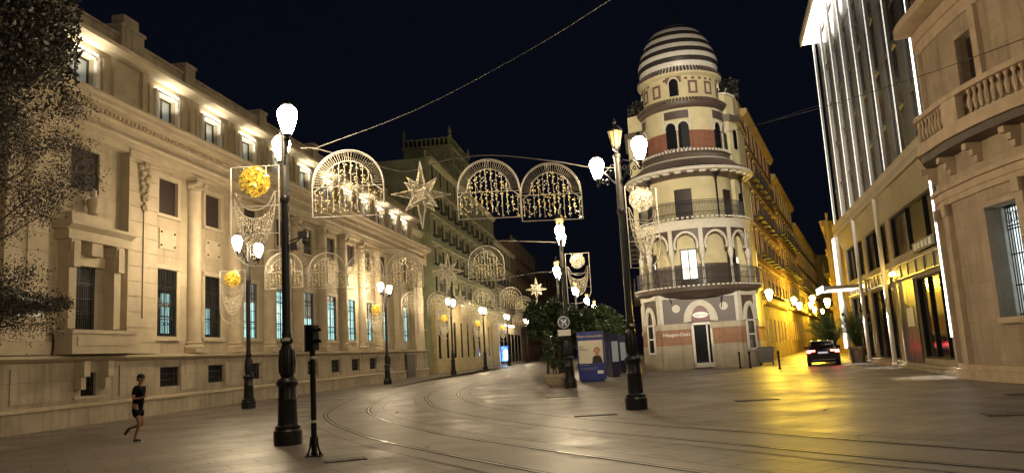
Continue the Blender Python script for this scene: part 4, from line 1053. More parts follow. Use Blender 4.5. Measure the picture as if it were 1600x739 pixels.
wing([(2.0, -.9), (3.35, -.9), (4.15, .3), (4.8, 4.9), (2, 4.9)], 13.3, 13.75, 'wing_moulding', 'roof_tile')
wing([(-4.1, .3), (-2.4, -.4), (-2.2, 4), (-4.35, 4.4)], 9.95, 17.3, 'left_wing', 'tower_yellow'); wing([(-4.3, .1), (-2.3, -.6), (-2.1, 4.2), (-4.6, 4.6)], 17.0, 17.4, 'wing_cornice', 'roof_tile'); wing([(-4.0, .3), (-2.4, -.3), (-2.2, 4), (-4.2, 4.4)], 17.4, 18.7, 'left_wing_attic', 'tower_yellow')
wing([(-4.3, .1), (-2.3, -.6), (-2.1, 4.2), (-4.6, 4.6)], 13.2, 13.6, 'wing_moulding', 'roof_tile')
for (x, y, hz, a) in ((2.75, -.57, 15.0, 3), (3.55, -.08, 10.6, 60), (3.55, .05, 15.3, 58)):
    q = MB(); T = Matrix.Translation((x, y, 0)) @ Matrix.Rotation(R(a), 4, 'Z')
    pts = [(-.22, hz)] + [(-.24 * math.cos(t * PI / 10), hz + 1.2 + .26 * math.sin(t * PI / 10)) for t in range(11)] + [(.22, hz)]
    ring_strip(q, pts, [(p[0], hz) for p in pts], -.05, .1, lambda x_, y_, z_: tuple(T @ Vector((x_, y_, z_)))); q.build('wing_window', 'dark_glass', D)
# windows and balconies along both side facades
def side_openings(a, b, n, zs, tag_):
    L = math.hypot(b[0] - a[0], b[1] - a[1]); T = Matrix.Translation((a[0], a[1], 0)) @ Matrix.Rotation(math.atan2(b[1] - a[1], b[0] - a[0]), 4, 'Z')
    for z in zs:
        for k in range(n):
            s = L * (k + .5) / n
            q = MB(); q.box(s - .5, s + .5, -.09, -.05, z, z + 2.1, T=T); w = q.build('window', 'wood', D)
            q = MB(); 
            for x0, x1, z0, z1 in ((-.65, -.5, 0, 2.1), (.5, .65, 0, 2.1), (-.75, .75, 2.1, 2.3)): q.box(s + x0, s + x1, -.16, -.04, z + z0, z + z1, T=T)
            q.build('window_surround', 'tower_white', w)
side_openings((3.6, .9), (4.65, 6.4), 2, (6.2, 10.8), 'r')
side_openings((-5.55, 22.5), (-3.75, 1.6), 6, (6.0, 10.2, 14.0), 'l')
q = MB()
for i in range(6):
    T = Matrix.Translation((-5.55, 22.5, 0)) @ Matrix.Rotation(math.atan2(-20.9, 1.8), 4, 'Z'); s = 21 * (i + .5) / 6
    for z in (5.7, 9.9): 
        q2 = MB(); q2.box(s - 1, s + 1, -.8, -.04, z, z + .12, T=T)
        for j in range(12): q2.box(s - .98 + j * .178, s - .96 + j * .178, -.79, -.765, z + .12, z + 1.05, T=T)
        q2.box(s - 1, s + 1, -.8, -.75, z + 1.03, z + 1.08, T=T); q2.build('side_balcony', 'iron', D)
# lit shop entrance on the avenue side
q = MB(); T = Matrix.Translation((-5.55, 22.5, 0)) @ Matrix.Rotation(math.atan2(-20.9, 1.8), 4, 'Z'); q.box(14.5, 17.2, -.14, -.08, .2, 3.0, T=T); q.build('lit_shop_window', 'shop_lit', D)
# wall lantern at the side-street corner of the tower
def roof_plants(cx, cy, z, w, label):
    q = MB()
    for k in range(900):
        a, r = random.uniform(0, 2 * PI), w * math.sqrt(random.random()); h = random.random()
        p = Vector((cx + r * math.cos(a), cy + r * math.sin(a), z + 1.5 * h * (1 - .35 * r / w * random.random()))); u = Vector([random.gauss(0, 1) for _ in range(3)]).normalized() * .11; v = u.cross(Vector([random.gauss(0, 1) for _ in range(3)])).normalized() * .06
        q.quad(p, u, v)
    tag(q.build('roof_shrub', 'leaf_dark'), label, 'shrub')
def dloc(x, y): v = Matrix.Rotation(TH, 4, 'Z') @ Vector((x, y, 0)); return AX[0] + v.x, AX[1] + v.y
x, y = dloc(3.2, 1.2); roof_plants(x, y, 19.4, 1.1, 'dark shrubs on the roof terrace right of the striped dome')
x, y = dloc(-3.2, 1.5); roof_plants(x, y, 18.6, .8, 'dark shrubs on the low roof left of the striped dome')
# ------------------------------------------------------------------ street lamps
def lantern_parts(parent, x, y, z, glow='lamp_glow'):
    """teardrop lantern, z = middle of the glass"""
    g = MB(); g.lathe([(.085, z - .30), (.12, z - .22), (.175, z - .05), (.215, z + .12), (.215, z + .2), (.17, z + .28), (.11, z + .33)], 12, (x, y))
    ln = g.build('lantern', glow, parent, smooth=True)
    c = MB(); c.lathe([(.12, z + .33), (.13, z + .36), (.05, z + .41), (.03, z + .47), (.01, z + .5)], 10, (x, y)); c.lathe([(.03, z - .47), (.06, z - .42), (.03, z - .38), (.09, z - .33), (.09, z - .30)], 10, (x, y)); c.build('lantern_fitting', 'lamp_iron', ln)
    return ln
def make_lamp(arm=1.17, glow='lamp_glow', big=True, second=True):
    t = node('street_lamp', 'x', 'street lamp')
    m = MB(); n = 12
    m.lathe([(.305, 0), (.31, .30), (.27, .34), (.28, .40), (.22, .44), (.20, .95), (.215, .98), (.20, 1.02), (.195, 1.25), (.235, 1.30), (.245, 1.36), (.21, 1.42), (.14, 1.47)], n); m.build('pedestal', 'lamp_iron', t, smooth=True)
    m = MB(); m.lathe([(.14, 1.47), (.16, 1.55), (.16, 1.95), (.14, 2.1), (.11, 2.2), (.135, 2.24), (.145, 2.3), (.105, 2.36), (.115, 2.42), (.10, 2.5)], n)
    for k in range(8):
        a = k * PI / 4; m.tube([(.158 * math.sin(a), -.158 * math.cos(a), 1.55), (.17 * math.sin(a), -.17 * math.cos(a), 1.8), (.145 * math.sin(a), -.145 * math.cos(a), 2.08)], .022, 5)
    m.build('vase_section', 'lamp_iron', t, smooth=True)
    m = MB(); m.lathe([(.10, 2.4), (.096, 3.6), (.09, 5.3), (.09, 5.5)], n); m.lathe([(.11, 5.45), (.12, 5.5), (.12, 5.56), (.1, 5.6)], n); m.build('shaft', 'lamp_iron', t, smooth=True)
    m = MB(); m.lathe([(.10, 5.56), (.09, 6.6), (.085, 7.1), (.11, 7.12), (.11, 7.2), (.05, 7.25), (.04, 7.35)], n); m.build('upper_shaft', 'lamp_iron_dull', t, smooth=True)  # lighter grey here paints in lantern light on the upper shaft
    for s in (-1, 1):
        a = MB(); P = [(0, s * .1, 6.35), (0, s * .35, 6.52), (0, s * .6, 6.75), (0, s * .8, 6.82), (0, s * .98, 6.7), (0, s * 1.06, 6.55), (0, s * 1.17, 6.5), (0, s * arm, 6.6)]
        a.tube(catmull(P, 5), .028, 6)
        for cy_, cz, rr in ((.35, 6.72, .12), (.62, 6.5, .13), (.86, 6.58, .09)):
            a.tube([(0, s * cy_ + rr * math.cos(q * .5) * (1 - q * .06), cz + rr * math.sin(q * .5) * (1 - q * .06)) for q in range(13)], .018, 5)
        a.tube([(0, s * .1, 6.9), (0, s * .3, 6.98), (0, s * .55, 6.88), (0, s * .8, 6.84)], .018, 5)
        a.build('arm', 'lamp_iron', t)
        lantern_parts(t, 0, s * arm, 7.05, glow)
    # unlit lantern on top
    m = MB(); m.lathe([(.10, 7.42), (.13, 7.5), (.20, 7.85), (.20, 7.88)], 8); ln = m.build('top_lantern', 'lamp_off', t)
    m = MB(); m.lathe([(.04, 7.3), (.1, 7.36), (.11, 7.43)], 8); m.lathe([(.24, 7.88), (.22, 7.93), (.12, 8.05), (.04, 8.1), (.06, 8.16), (.01, 8.3)], 8)
    for k in range(8):
        a = (k + .0) * PI / 4; m.tube([(.11 * math.sin(a), -.11 * math.cos(a), 7.42), (.212 * math.sin(a), -.212 * math.cos(a), 7.9)], .012, 4)
    m.build('lantern_cage', 'lamp_iron', ln)
    return t
lamp0 = make_lamp()
LG = 'twin-armed street lamps along both kerbs'
lamp_list = [
 (-5.21, 17.45, 20, 'tall street lamp nearest the camera on the bank side, beside the signal post'),
 (3.16, 21.63, 24, 'street lamp with unlit top lantern standing alone in the right plaza'),
 (-11.81, 33.93, -3, 'second street lamp along the bank, gold ball banner under its lanterns'),
 (-9.75, 57.49, -6, 'street lamp in front of the last bank columns, third along the bank kerb'),
 (-6.48, 76.47, -8, 'street lamp in front of the yellow stone ground floor windows past the bank'),
 (-4.08, 94.02, -8, 'fifth lamp along the left kerb, its two lanterns merged into one glare'),
 (-1.45, 113.78, -8, 'sixth lamp of the left kerb, beside the blue glowing shop screen'),
 (1.6, 133, -8, 'farthest lamp of the left kerb, showing against the dark tree crown'),
 (2.30, 36.0, -5, 'street lamp carrying the round blue sign behind the stone planter'),
 (3.0, 53.5, -5, 'street lamp whose lantern shows left of the right-hand moon banner'),
 (5.61, 71.7, -9, 'street lamp just above the tree, glowing through the lower moon banner'),
 (8.06, 87.3, -9, 'street lamp whose light sits at the bottom corner of the moon banner'),
 (10.2, 100.5, -9, 'first lamp of the bright row right of the moon banner'),
 (12.15, 113.5, -9, 'second lamp of the bright row receding above the trees'),
 (14.4, 127.8, -9, 'third lamp of the bright row receding above the trees'),
 (16.7, 142.8, -9, 'last and smallest lamp of the bright row above the trees')]
lamps = []
for i, (x, y, rz, lab) in enumerate(lamp_list):
    o = lamp0 if i == 0 else copy_tree(lamp0)
    put(o, (x, y, 0), R(rz), lab, LG); lamps.append(o)
# one more lamp added out of view to light the corner building
for x, y, rz in ((9.5, 3.0, 25),):
    put(copy_tree(lamp0), (x, y, 0), R(rz), 'added street lamp out of view on the hotel side of the plaza', LG)

for i_ in (0, 2, 3, 4, 5, 6, 7):
    for ch in list(lamps[i_].children):
        if ch.name.startswith('top_lantern'):
            for c2_ in list(ch.children): bpy.data.objects.remove(c2_)
            bpy.data.objects.remove(ch)
# stickers and bands on the nearest lamp
st = MB(); st.lathe([(.14, 2.26), (.15, 2.3), (.145, 2.33)], 12, (0, 0), -.9, .4); st.build('paper_sticker', 'paper', lamps[0]); 
st = MB(); st.lathe([(.14, 2.26), (.15, 2.3), (.145, 2.33)], 12, (0, 0), -.6, .3); st.build('paper_sticker', 'paper', lamps[1])
# camera bracket on the nearest pole
sc = node('security_camera', 'dark camera cluster on a bracket halfway up the nearest lamp pole', 'camera', (-5.21, 17.45, 4.55), 0)
m = MB(); m.tube([(.1, 0, 0), (.5, 0, .12)], .02, 5); m.tube([(.1, 0, -.15), (.35, 0, .05)], .015, 5); m.build('bracket', 'iron', sc)
m = MB(); m.box(.3, .52, -.08, .08, .05, .2); m.ball((.45, 0, -.02), .08); m.box(.12, .28, -.06, .06, -.22, -.05); m.build('housing', 'lamp_iron_dull', sc)

# ------------------------------------------------------------------ garlands over the street
def seg_tube(mb, a, b, r, n=4, mi=0): mb.tube([a, b], r, n, False, mi, False)
def make_arch(w=1.66, h=1.6, seed=1, bar=True):
    rnd = random.Random(seed); t = node('light_arch', 'x', 'light decoration')
    ro = w / 2; zc = h - ro; m = MB()
    O = [(-ro, 0, 0)] + [(-ro * math.cos(PI * k / 20), 0, zc + ro * math.sin(PI * k / 20)) for k in range(21)] + [(ro, 0, 0)]
    m.tube(O, .017, 5); m.tube([(-ro, 0, 0), (ro, 0, 0)], .014, 4)
    ri = ro - .26
    I = [(-ro, 0, zc * .75)] + [(-ri * math.cos(PI * k / 20), .03, zc + ri * math.sin(PI * k / 20)) for k in range(21)] + [(ro, 0, zc * .75)]
    m.tube(I, .016, 5)
    O2 = [(-ro * .98 * math.cos(PI * k / 20), .09, zc + ro * .98 * math.sin(PI * k / 20)) for k in range(21)]; m.tube(O2, .013, 4)
    if bar: m.tube([(-ro, 0, zc * .93), (ro, 0, zc * .93)], .014, 4)
    m.build('frame', 'white_frame', t)
    g = MB()
    for k in range(40):
        a = PI * (k + .5) / 40; r1 = ri; 
        seg_tube(g, (-r1 * math.cos(a), .03, zc + r1 * math.sin(a)), (-ro * math.cos(a + rnd.uniform(-.02, .02)), 0, zc + ro * math.sin(a)), .007, 3)
    nn = 12; beads = MB(); gold = MB()
    for k in range(nn):
        x = -ro + w * (k + .5) / nn; zt = zc + math.sqrt(max(.01, ri * ri - x * x)) if abs(x) < ri else zc * .8
        zb = rnd.uniform(.02, .16); P = [(x + rnd.uniform(-.008, .008), rnd.uniform(-.02, .02), zt + (zb - zt) * j / 8) for j in range(9)]
        g.tube(P, .009, 4, cap=False)
        for j in range(int((zt - zb) / .042)):
            q = (x + rnd.uniform(-.05, .05), rnd.uniform(-.05, .05), zb + (zt - zb) * rnd.random()); (gold if rnd.random() < .3 else beads).ball(q, rnd.uniform(.012, .022), 5, 3)
    g.build('garland', 'white_plastic', t); beads.build('bead_string', 'bead', t); gold.build('gold_bead_string', 'gold_bead', t)  # loose beads strung along the hanging strands, no netting
    return t
def make_star(s=.72, seed=4):
    rnd = random.Random(seed); t = node('light_star', 'x', 'light decoration'); m = MB(); g = MB(); beads = MB(); gold = MB()
    tips = []
    dirs = [(0, 0, 1, 1.15), (0, 0, -1, 1.2), (1, 0, 0, 1.0), (-1, 0, 0, 1.0), (0, 1, 0, .9), (0, -1, 0, .9)] + [(a, b, c, .78) for a in (-.62, .62) for b in (-.45, .45) for c in (-.62, .62)]
    for x, y, z, l in dirs:
        d = Vector((x, y, z)).normalized(); a = d.cross(Vector((.3, .9, .2))).normalized(); b = d.cross(a); tip = d * s * l; base = []
        for k in range(4):
            q = k * PI / 2 + PI / 4; base.append(d * s * .30 + (a * math.cos(q) + b * math.sin(q)) * s * .2)
        for k in range(4):
            seg_tube(m, base[k], tip, .012); seg_tube(m, base[k], base[(k + 1) % 4], .010)
            for j in range(1, 12): 
                u = base[k].lerp(tip, j / 12); v = base[(k + 1) % 4].lerp(tip, (j - .8) / 12); seg_tube(g, u, v, .005, 3)
        for j in range(14):
            q = base[rnd.randrange(4)].lerp(tip, rnd.random()); (gold if rnd.random() < .35 else beads).ball(q, .018, 5, 3)
    m.build('frame', 'white_frame', t); g.build('netting', 'white_plastic', t); beads.build('bead_string', 'bead', t); gold.build('gold_bead_string', 'gold_bead', t)
    return t
arch0 = make_arch(); star0 = make_star()
first = {'a': True, 's': True}
SG = 'unlit Christmas arches and stars hung over the street'
def hang(kind, px, py, Y, label, rz=0, sc=1.0):
    """px, py: where it hangs in the photograph; Y: distance down the street"""
    x, z = WXZ(px, py, Y); src = arch0 if kind == 'a' else star0
    o = src if first[kind] else copy_tree(src); first[kind] = False
    put(o, (x, Y, z), R(rz), label, SG); o.scale = (sc, sc, sc); return o
CF, CP, CR, CH = 1200., R(8.65), R(3.28), 1.7
_f = Vector((0, math.cos(CP), math.sin(CP))); _r0 = Vector((1, 0, 0)); _u0 = Vector((0, -math.sin(CP), math.cos(CP)))
_R = _r0 * math.cos(CR) - _u0 * math.sin(CR); _U = _r0 * math.sin(CR) + _u0 * math.cos(CR)
def WXZ(px, py, Y):
    d = _f * CF + _R * (px - 800) - _U * (py - 369.5); t = Y / d.y; return d.x * t, CH + d.z * t
S = hang('a', 545, 338, 17.7, 'large garland arch hanging next to the nearest lamp pole', 4)
hang('s', 658, 304, 18.4, 'large pointed star hanging in the middle of the nearest garland', 15, 1.0)
hang('a', 766, 341, 19.6, 'left arch of the large twin pair against the black sky', 4, .98)
hang('a', 864, 344, 20.2, 'right arch of the large twin pair, beside the unlit-topped lamp', 4, .98)
hang('a', 444, 450, 33.9, 'gold-beaded arch just right of the nearest lamp pole, second garland', 2)
hang('a', 511, 450, 34.1, 'arch in front of the bank windows between pole and grey arches', 2)
hang('a', 571, 450, 34.2, 'arch in front of the bank, third along the second garland', 2)
hang('a', 633, 449, 34.4, 'arch in front of the bank end, just before the pale star', 2)
hang('s', 700, 424, 34.7, 'pale star hanging before the tall greenish building', 10)
hang('a', 761, 438, 35.0, 'round-topped arch right of the pale star, highest of the second garland', 2)
hang('a', 645, 489, 57.2, 'small yellowish arch before the bank doorway, third garland', 0)
hang('a', 686, 489, 57, 'small grey arch above the yellow stone wall, third garland', 0)
hang('s', 719, 470, 57, 'small faint star among the third row of arches', 0)
hang('a', 756, 484, 57, 'small arch over the lamp with merged lanterns, third garland', 0)
hang('a', 799, 482, 57, 'small arch right before the bright little star', 0)
hang('s', 838, 452, 56, 'bright little star hanging in front of the dark street end', 5, 1.05)
hang('a', 735, 495, 76, 'tiny arch behind the lamp before the yellow ground floor', 0)
hang('a', 771, 507, 92, 'tiny arch low over the shopfront, left of the sixth lamp', 0)
hang('a', 819, 488, 76, 'tiny arch at the left edge of the tree crown', 0)
hang('a', 812, 510, 94, 'lowest tiny arch over the dark shopfront', 0)
M['cable'] = simple('grey_cable', (.16, .15, .13), .6)
def cable(P, r, label, mat='cable'):
    m = MB(); m.tube(catmull(P, 4), r, 5); o = m.build('cable', mat); tag(o, label, 'cable'); return o
def W3(px, py, Y): x, z = WXZ(px, py, Y); return (x, Y, z)
cable([W3(470, 232, 17.5), W3(500, 234, 17.7), W3(600, 262, 18.1), W3(640, 268, 18.3), W3(700, 250, 18.9), W3(770, 243, 19.6), W3(864, 252, 20.3), W3(925, 262, 21.3), W3(965, 262, 21.63)], .014, 'tinsel-wrapped wire carrying the nearest arches and big star')
cable([W3(400, 397, 33.9), W3(444, 389, 33.9), W3(571, 388, 34.2), W3(700, 386, 34.7), W3(761, 377, 35.0), W3(850, 378, 36), W3(885, 380, 36)], .012, 'wire carrying the second garland past the pale star')
cable([W3(606, 450, 57.4), W3(650, 448, 57.2), W3(756, 440, 57), W3(838, 426, 56), W3(889, 425, 53.5)], .02, 'wire carrying the third and smallest garland')
cable([W3(490, 233, 17.6), W3(650, 172, 15.5), W3(830, 77, 13.5), W3(960, -4, 12)], .009, 'pale cable rising across the black sky to the right')
cable([W3(1120, 211, 52), W3(1250, 178, 36), W3(1400, 132, 26), W3(1560, 76, 19), W3(1700, 20, 15)], .014, 'thin dark wire crossing in front of the hotel fins', 'iron')
cable([W3(1200, 190, 53), W3(1296, 160, 52)], .02, 'faint wire spanning the side street high up', 'iron')

# moon banners with a tinsel ball
def make_banner(ballmat, seed=3, W=1.12, Hh=2.35, side=1):
    rnd = random.Random(seed); t = node('moon_banner', 'x', 'light decoration'); m = MB()
    r = .42; P = [(0, 0, 0), (W, 0, 0), (W, 0, -Hh + r * 1.6)] + [(W - r * 1.4 * (1 - math.cos(k * PI / 12)), 0, -Hh + r * 1.6 - r * 1.6 * math.sin(k * PI / 12)) for k in range(7)] + [(0.0, 0, -Hh)]
    m.tube([(side * x, y, z) for x, y, z in P], .018, 5, closed=True)
    for x in (.3, .56, .82): seg_tube(m, (side * x, 0, 0), (side * x, 0, -.25), .01)
    # crescent
    c1 = [(.1, -.62)] + [(W / 2 - .42 * math.cos(k * PI / 14), -.62 - .42 * math.sin(k * PI / 14)) for k in range(1, 14)] + [(W - .1, -.62)]
    c2 = [(W / 2 - .47 * math.cos(k * PI / 14), -.72 - 1.25 * math.sin(k * PI / 14)) for k in range(15)]
    m.tube([(side * x, 0, z) for x, z in c1], .014, 5); m.tube([(side * x, 0, z - .2) for x, z in c1], .012, 5); m.tube([(side * x, 0, z) for x, z in [c1[0]] + c2 + [c1[-1]]], .014, 5)
    seg_tube(m, (0, 0, -.62), (side * .1, 0, -.62), .01); seg_tube(m, (side * (W - .1), 0, -.62), (side * W, 0, -.62), .01)
    for z in (-.95, -1.6): seg_tube(m, (0, 0, z), (side * W, 0, z), .01)
    m.build('frame', 'white_frame', t)
    g = MB(); bd = MB()
    for k in range(1, 22):
        x = W / 2 - .47 + .94 * k / 22; u = (x - W / 2) / .47
        zt = -.84 - .40 * math.sqrt(max(0, 1 - u * u)); zb = -.72 - 1.25 * math.sqrt(max(0, 1 - u * u))
        P = [(side * (x + rnd.uniform(-.01, .01)), rnd.uniform(-.02, .02), zt + (zb - zt) * j / 6) for j in range(7)]; g.tube(P, .0085, 4, cap=False)
        for j in range(int((zt - zb) / .07)): bd.ball((side * (x + rnd.uniform(-.02, .02)), rnd.uniform(-.03, .03), zt + (zb - zt) * rnd.random()), rnd.uniform(.012, .02), 5, 3)
    g.build('garland', 'white_plastic', t); bd.build('bead_string', 'bead', t)
    b = MB(); c = Vector((side * W / 2, 0, -.36)); b.ball(tuple(c), .27, 12, 8)
    for k in range(900):
        d = Vector([rnd.gauss(0, 1) for _ in range(3)]).normalized(); u = d.cross(Vector([rnd.gauss(0, 1) for _ in range(3)])).normalized(); v = (d * rnd.uniform(.3, 1) + u.cross(d)).normalized()
        b.quad(c + d * rnd.uniform(.27, .35), u * .022, v * .035)
    b.build('tinsel_ball', ballmat, t)
    s = MB(); cc = Vector((side * (W * .72), -.02, -1.45)); pts = []
    for k in range(12): a = k * PI / 6; rr = .2 if k % 2 == 0 else .08; pts.append((cc.x + rr * math.sin(a), cc.y, cc.z + rr * math.cos(a)))
    s.tube(pts, .014, 4, closed=True); s.build('small_star', 'white_frame', t)
    return t
bl = make_banner('glitter', side=-1); brr = make_banner('glitter_white', side=1, seed=9)
BG = 'moon and tinsel ball banners fixed to lamp poles'
put(bl, (-5.21 - .14, 17.45, 6.35), R(0), 'big moon banner with gold tinsel ball on the nearest lamp pole', BG)
for (x, y, z, lab) in ((-11.95, 33.93, 6.05, 'moon banner with gold ball on the second lamp along the bank'), (-9.9, 57.49, 5.9, 'moon banner with gold ball before the last bank columns'), (-6.62, 76.47, 5.9, 'moon banner with gold ball beside the yellow stone windows'), (-4.22, 94.0, 5.9, 'moon banner with gold ball on the fifth left lamp'), (-1.6, 113.8, 5.9, 'farthest gold ball banner above the dark shopfront')):
    put(copy_tree(bl), (x, y, z), 0, lab, BG)
put(brr, (3.16 + .15, 21.63, 6.25), R(28), 'moon banner with pale glittering ball on the plaza lamp by the tower', BG)
put(copy_tree(brr), (2.30 + .15, 36.0, 6.2), R(3), 'moon banner with pale ball on the lamp with the round blue sign', BG)

# ------------------------------------------------------------------ signal post, sign
sg = node('tram_signal', 'black tram signal post with two pale bands, nearest thing on the left', 'traffic signal', (-3.97, 14.95, 0), 0)
m = MB(); m.lathe([(.055, 0), (.055, 2.02)], 12); m.build('post', 'iron', sg, smooth=True)
m = MB()
for z in (.62, 1.82): m.lathe([(.058, z), (.058, z + .05)], 12)
m.build('reflective_band', 'paper', sg)
m = MB(); m.box(-.15, .15, -.12, .12, 0, .02)
for k in range(4): a = k * PI / 2 + .5; m.tube([(.12 * math.cos(a), .12 * math.sin(a), .02), (.075 * math.cos(a), .075 * math.sin(a), .18), (.055 * math.cos(a), .055 * math.sin(a), .36)], .018, 4)
for k in range(4): a = k * PI / 2 + .5; m.lathe([(.03, .02), (.03, .06), (.01, .08)], 6, (.12 * math.cos(a), .09 * math.sin(a)))
m.build('foot', 'iron', sg)
m = MB(); T = Matrix.Rotation(R(62), 4, 'Z'); m.box(-.085, .085, -.09, .08, 1.98, 2.46, T=T); hd = m.build('signal_head', 'iron', sg)
m = MB(); m.box(-.11, .11, .082, .10, 1.96, 2.48, T=T); m.build('backing_plate', 'lamp_iron_dull', hd)
for z in (2.12, 2.34):
    m = MB(); n = 10
    for k in range(n):
        a0, a1 = PI * k / n, PI * (k + 1) / n
        P = lambda a, y: T @ Vector((.07 * math.cos(a), y, z + .07 * math.sin(a)))
        m.add([P(a0, -.09), P(a1, -.09), P(a1, -.17), P(a0, -.17)], [(0, 1, 2, 3)])
    m.build('visor', 'iron', hd)
rs = node('round_sign', 'round blue and white sign with a blank plate under it, on the planter lamp', 'sign', (2.16, 35.78, 3.0), R(5))
m = MB(); m.tube([(0, .0, 0), (0, -.02, 0)], .28, 28); dd = m.build('sign_disc', 'white_paint', rs)
m = MB(); m.tube([(0, -.022, 0), (0, -.028, 0)], .245, 28); m.build('blue_field', 'sign_blue', dd)
m = MB()
for a, b in (((-.12, .13), (-.02, -.02)), ((-.02, -.02), (-.1, -.17)), ((.12, .13), (.02, .0)), ((.02, .0), (.13, -.16)), ((-.02, .05), (.1, .02))): m.tube([(a[0], -.03, a[1]), (b[0], -.03, b[1])], .035, 5)
m.build('white_symbol', 'white_paint', dd)
m = MB(); m.box(-.3, .3, -.02, 0, -.62, -.34); m.build('sign_plate', 'white_paint', rs)
m = MB(); m.tube([(0, .02, -.7), (0, .02, .1)], .02, 6); m.box(-.02, .16, .02, .3, -.5, -.46); m.build('bracket', 'iron', rs)

# ------------------------------------------------------------------ advertising stands on the plaza
def kiosk(x, y, rz, label, text, w=1.42, h=2.62, d=.5, cm='blue'):
    k = node('advertising_stand', label, 'advertising stand', (x, y, 0), R(rz), 'blue advertising stands in a row')
    m = MB(); m.box(-w / 2, w / 2, 0, d, .12, h); m.box(-w / 2 + .1, w / 2 - .1, .08, d - .08, 0, .12); m.build('cabinet', cm, k)
    m = MB(); m.box(-w / 2 + .06, w / 2 - .08, -.012, -.002, h - 1.65, h - .46); p = m.build('poster', 'paper' if cm == 'blue' else 'blue', k)
    if text:
        text_mesh('title_lettering', 'Metro Universidad', .175, 'gold_text', k, Matrix.Translation((-.02, -.012, h - .24)) @ TX, .003)
        text_mesh('poster_lettering', 'Nueva\nidea\nUniversidad', .09, 'iron', p, Matrix.Translation((-.58, -.02, h - .85)) @ TX, .002, 'LEFT')
        for i, (t, s, z) in enumerate((('Informacion general', .06, .9), ('abierto el plazo de matricula para el nuevo curso', .045, .74), ('consulta todos los estudios en nuestra pagina', .045, .66))): text_mesh('small_lettering', t, s, 'gold_text' if i == 0 else 'paper', k, Matrix.Translation((-.6, -.012, z)) @ TX, .002, 'LEFT')
        m = MB(); m.box(.28, .58, -.012, -.002, .42, .58); m.build('white_label', 'white_paint', k)
        # printed half-figure on the poster
        for nm, mt, pts in (('printed_shirt', 'wood_black', [(.0, 0), (.04, .28), (.14, .38), (.26, .42), (.40, .38), (.5, .26), (.56, 0)]), ('printed_face', 'print_skin', [(.2, .4), (.18, .52), (.2, .64), (.28, .7), (.36, .66), (.39, .54), (.36, .42), (.28, .36)]), ('printed_hair', 'print_hair', [(.12, .52), (.1, .66), (.16, .78), (.28, .84), (.4, .8), (.46, .68), (.44, .54), (.38, .62), (.34, .7), (.24, .7), (.19, .62)])):
            yy = {'printed_shirt': -.016, 'printed_face': -.02, 'printed_hair': -.024}[nm]; n = len(pts); q = MB(); q.add([(a + .03, yy, h - 1.65 + b + .003) for a, b in pts], [tuple(range(n))]); q.build(nm, mt, p)
    else:
        q = MB(); pts = [(.0, 0), (.04, .35), (.14, .5), (.1, .75), (.26, .85), (.40, .72), (.38, .5), (.5, .4), (.56, 0)]; q.add([(a - .1, -.018, h - 1.65 + b * 1.1 + .003) for a, b in pts], [tuple(range(len(pts)))]); q.build('printed_figure', 'wood_black', p)
    m = MB(); m.box(w / 2 + .002, w / 2 + .012, .06, d - .06, h - 1.65, h - .46); m.build('side_poster', 'paper' if cm == 'blue' else 'attic_pane', k) if text or cm != 'blue' else None
    return k
kiosk(3.80, 40.9, -8, 'blue advertising stand with a poster of a red-haired figure, beside the planter', True)
kiosk(5.35, 47.0, -84, 'dark narrow advertising stand seen edge-on behind the blue poster stand', False, 2.0, 2.55, .5, 'navy_dark')
kiosk(6.7, 53.5, -84, 'second dark stand seen edge-on farther back', False, 2.0, 2.5, .5, 'navy_dark')
kiosk(9.6, 67.5, -9, 'small blue stand with a pale poster far behind, left of the plaza pole foot', False, 1.42, 2.5)

# ------------------------------------------------------------------ planters, trees
def leaves(mb, n, fn, s, rnd):
    for _ in range(n):
        p, out = fn(); u = Vector([rnd.gauss(0, 1) for _ in range(3)]).normalized(); v = u.cross(Vector([rnd.gauss(0, 1) for _ in range(3)])).normalized(); k = rnd.uniform(.6, 1.3) * s
        mb.quad(p, u * k, v * k * .5)
def tree(x, y, h_tr, cz, rx, rz_, n, label, seed, mat='leaf', leaf=.07, trunk=.1, cat='tree', clumps=26, name='orange_tree', group=None):
    rnd = random.Random(seed); t = node(name, label, cat, (x, y, 0), 0, group)
    m = MB(); m.tube([(0, 0, 0), (.04, .02, h_tr * .5), (0, 0, h_tr + .3)], [trunk, trunk * .8, trunk * .55], 8)
    C = []
    for k in range(clumps):
        d = Vector([rnd.gauss(0, 1) for _ in range(3)]).normalized() * rnd.uniform(.45, .95); C.append((Vector((d.x * rx, d.y * rx, cz + d.z * rz_)), rnd.uniform(.22, .42) * min(rx, rz_)))
        if k < 10: m.tube([(0, 0, h_tr), tuple(Vector((0, 0, h_tr)).lerp(C[-1][0], .5) + Vector((0, 0, .2))), tuple(C[-1][0])], [trunk * .5, trunk * .3, .012], 5)
    m.build('trunk', 'bark', t)
    def fn():
        c, r = C[rnd.randrange(len(C))]; d = Vector([rnd.gauss(0, 1) for _ in range(3)]).normalized(); return c + d * r * rnd.random() ** .4, d
    l = MB(); leaves(l, n, fn, leaf, rnd); l.build('crown', mat, t); return t
tree(1.8, 50.0, 1.9, 3.6, 1.55, 1.5, 5600, 'dark orange tree crown behind the planter, nearest on the median', 11, leaf=.1, clumps=34)
tree(4.0, 51.5, 1.9, 3.3, 1.5, 1.25, 4200, 'dark orange tree right behind the round blue sign', 12, leaf=.1, clumps=34)
tree(3.2, 62, 1.9, 3.8, 2.0, 1.7, 3600, 'tree between the two nearest dark crowns, a little farther', 13, leaf=.13)
tree(6.8, 64, 1.9, 3.6, 1.9, 1.6, 3600, 'tree whose crown shows above the edge-on dark stands', 14, leaf=.13)
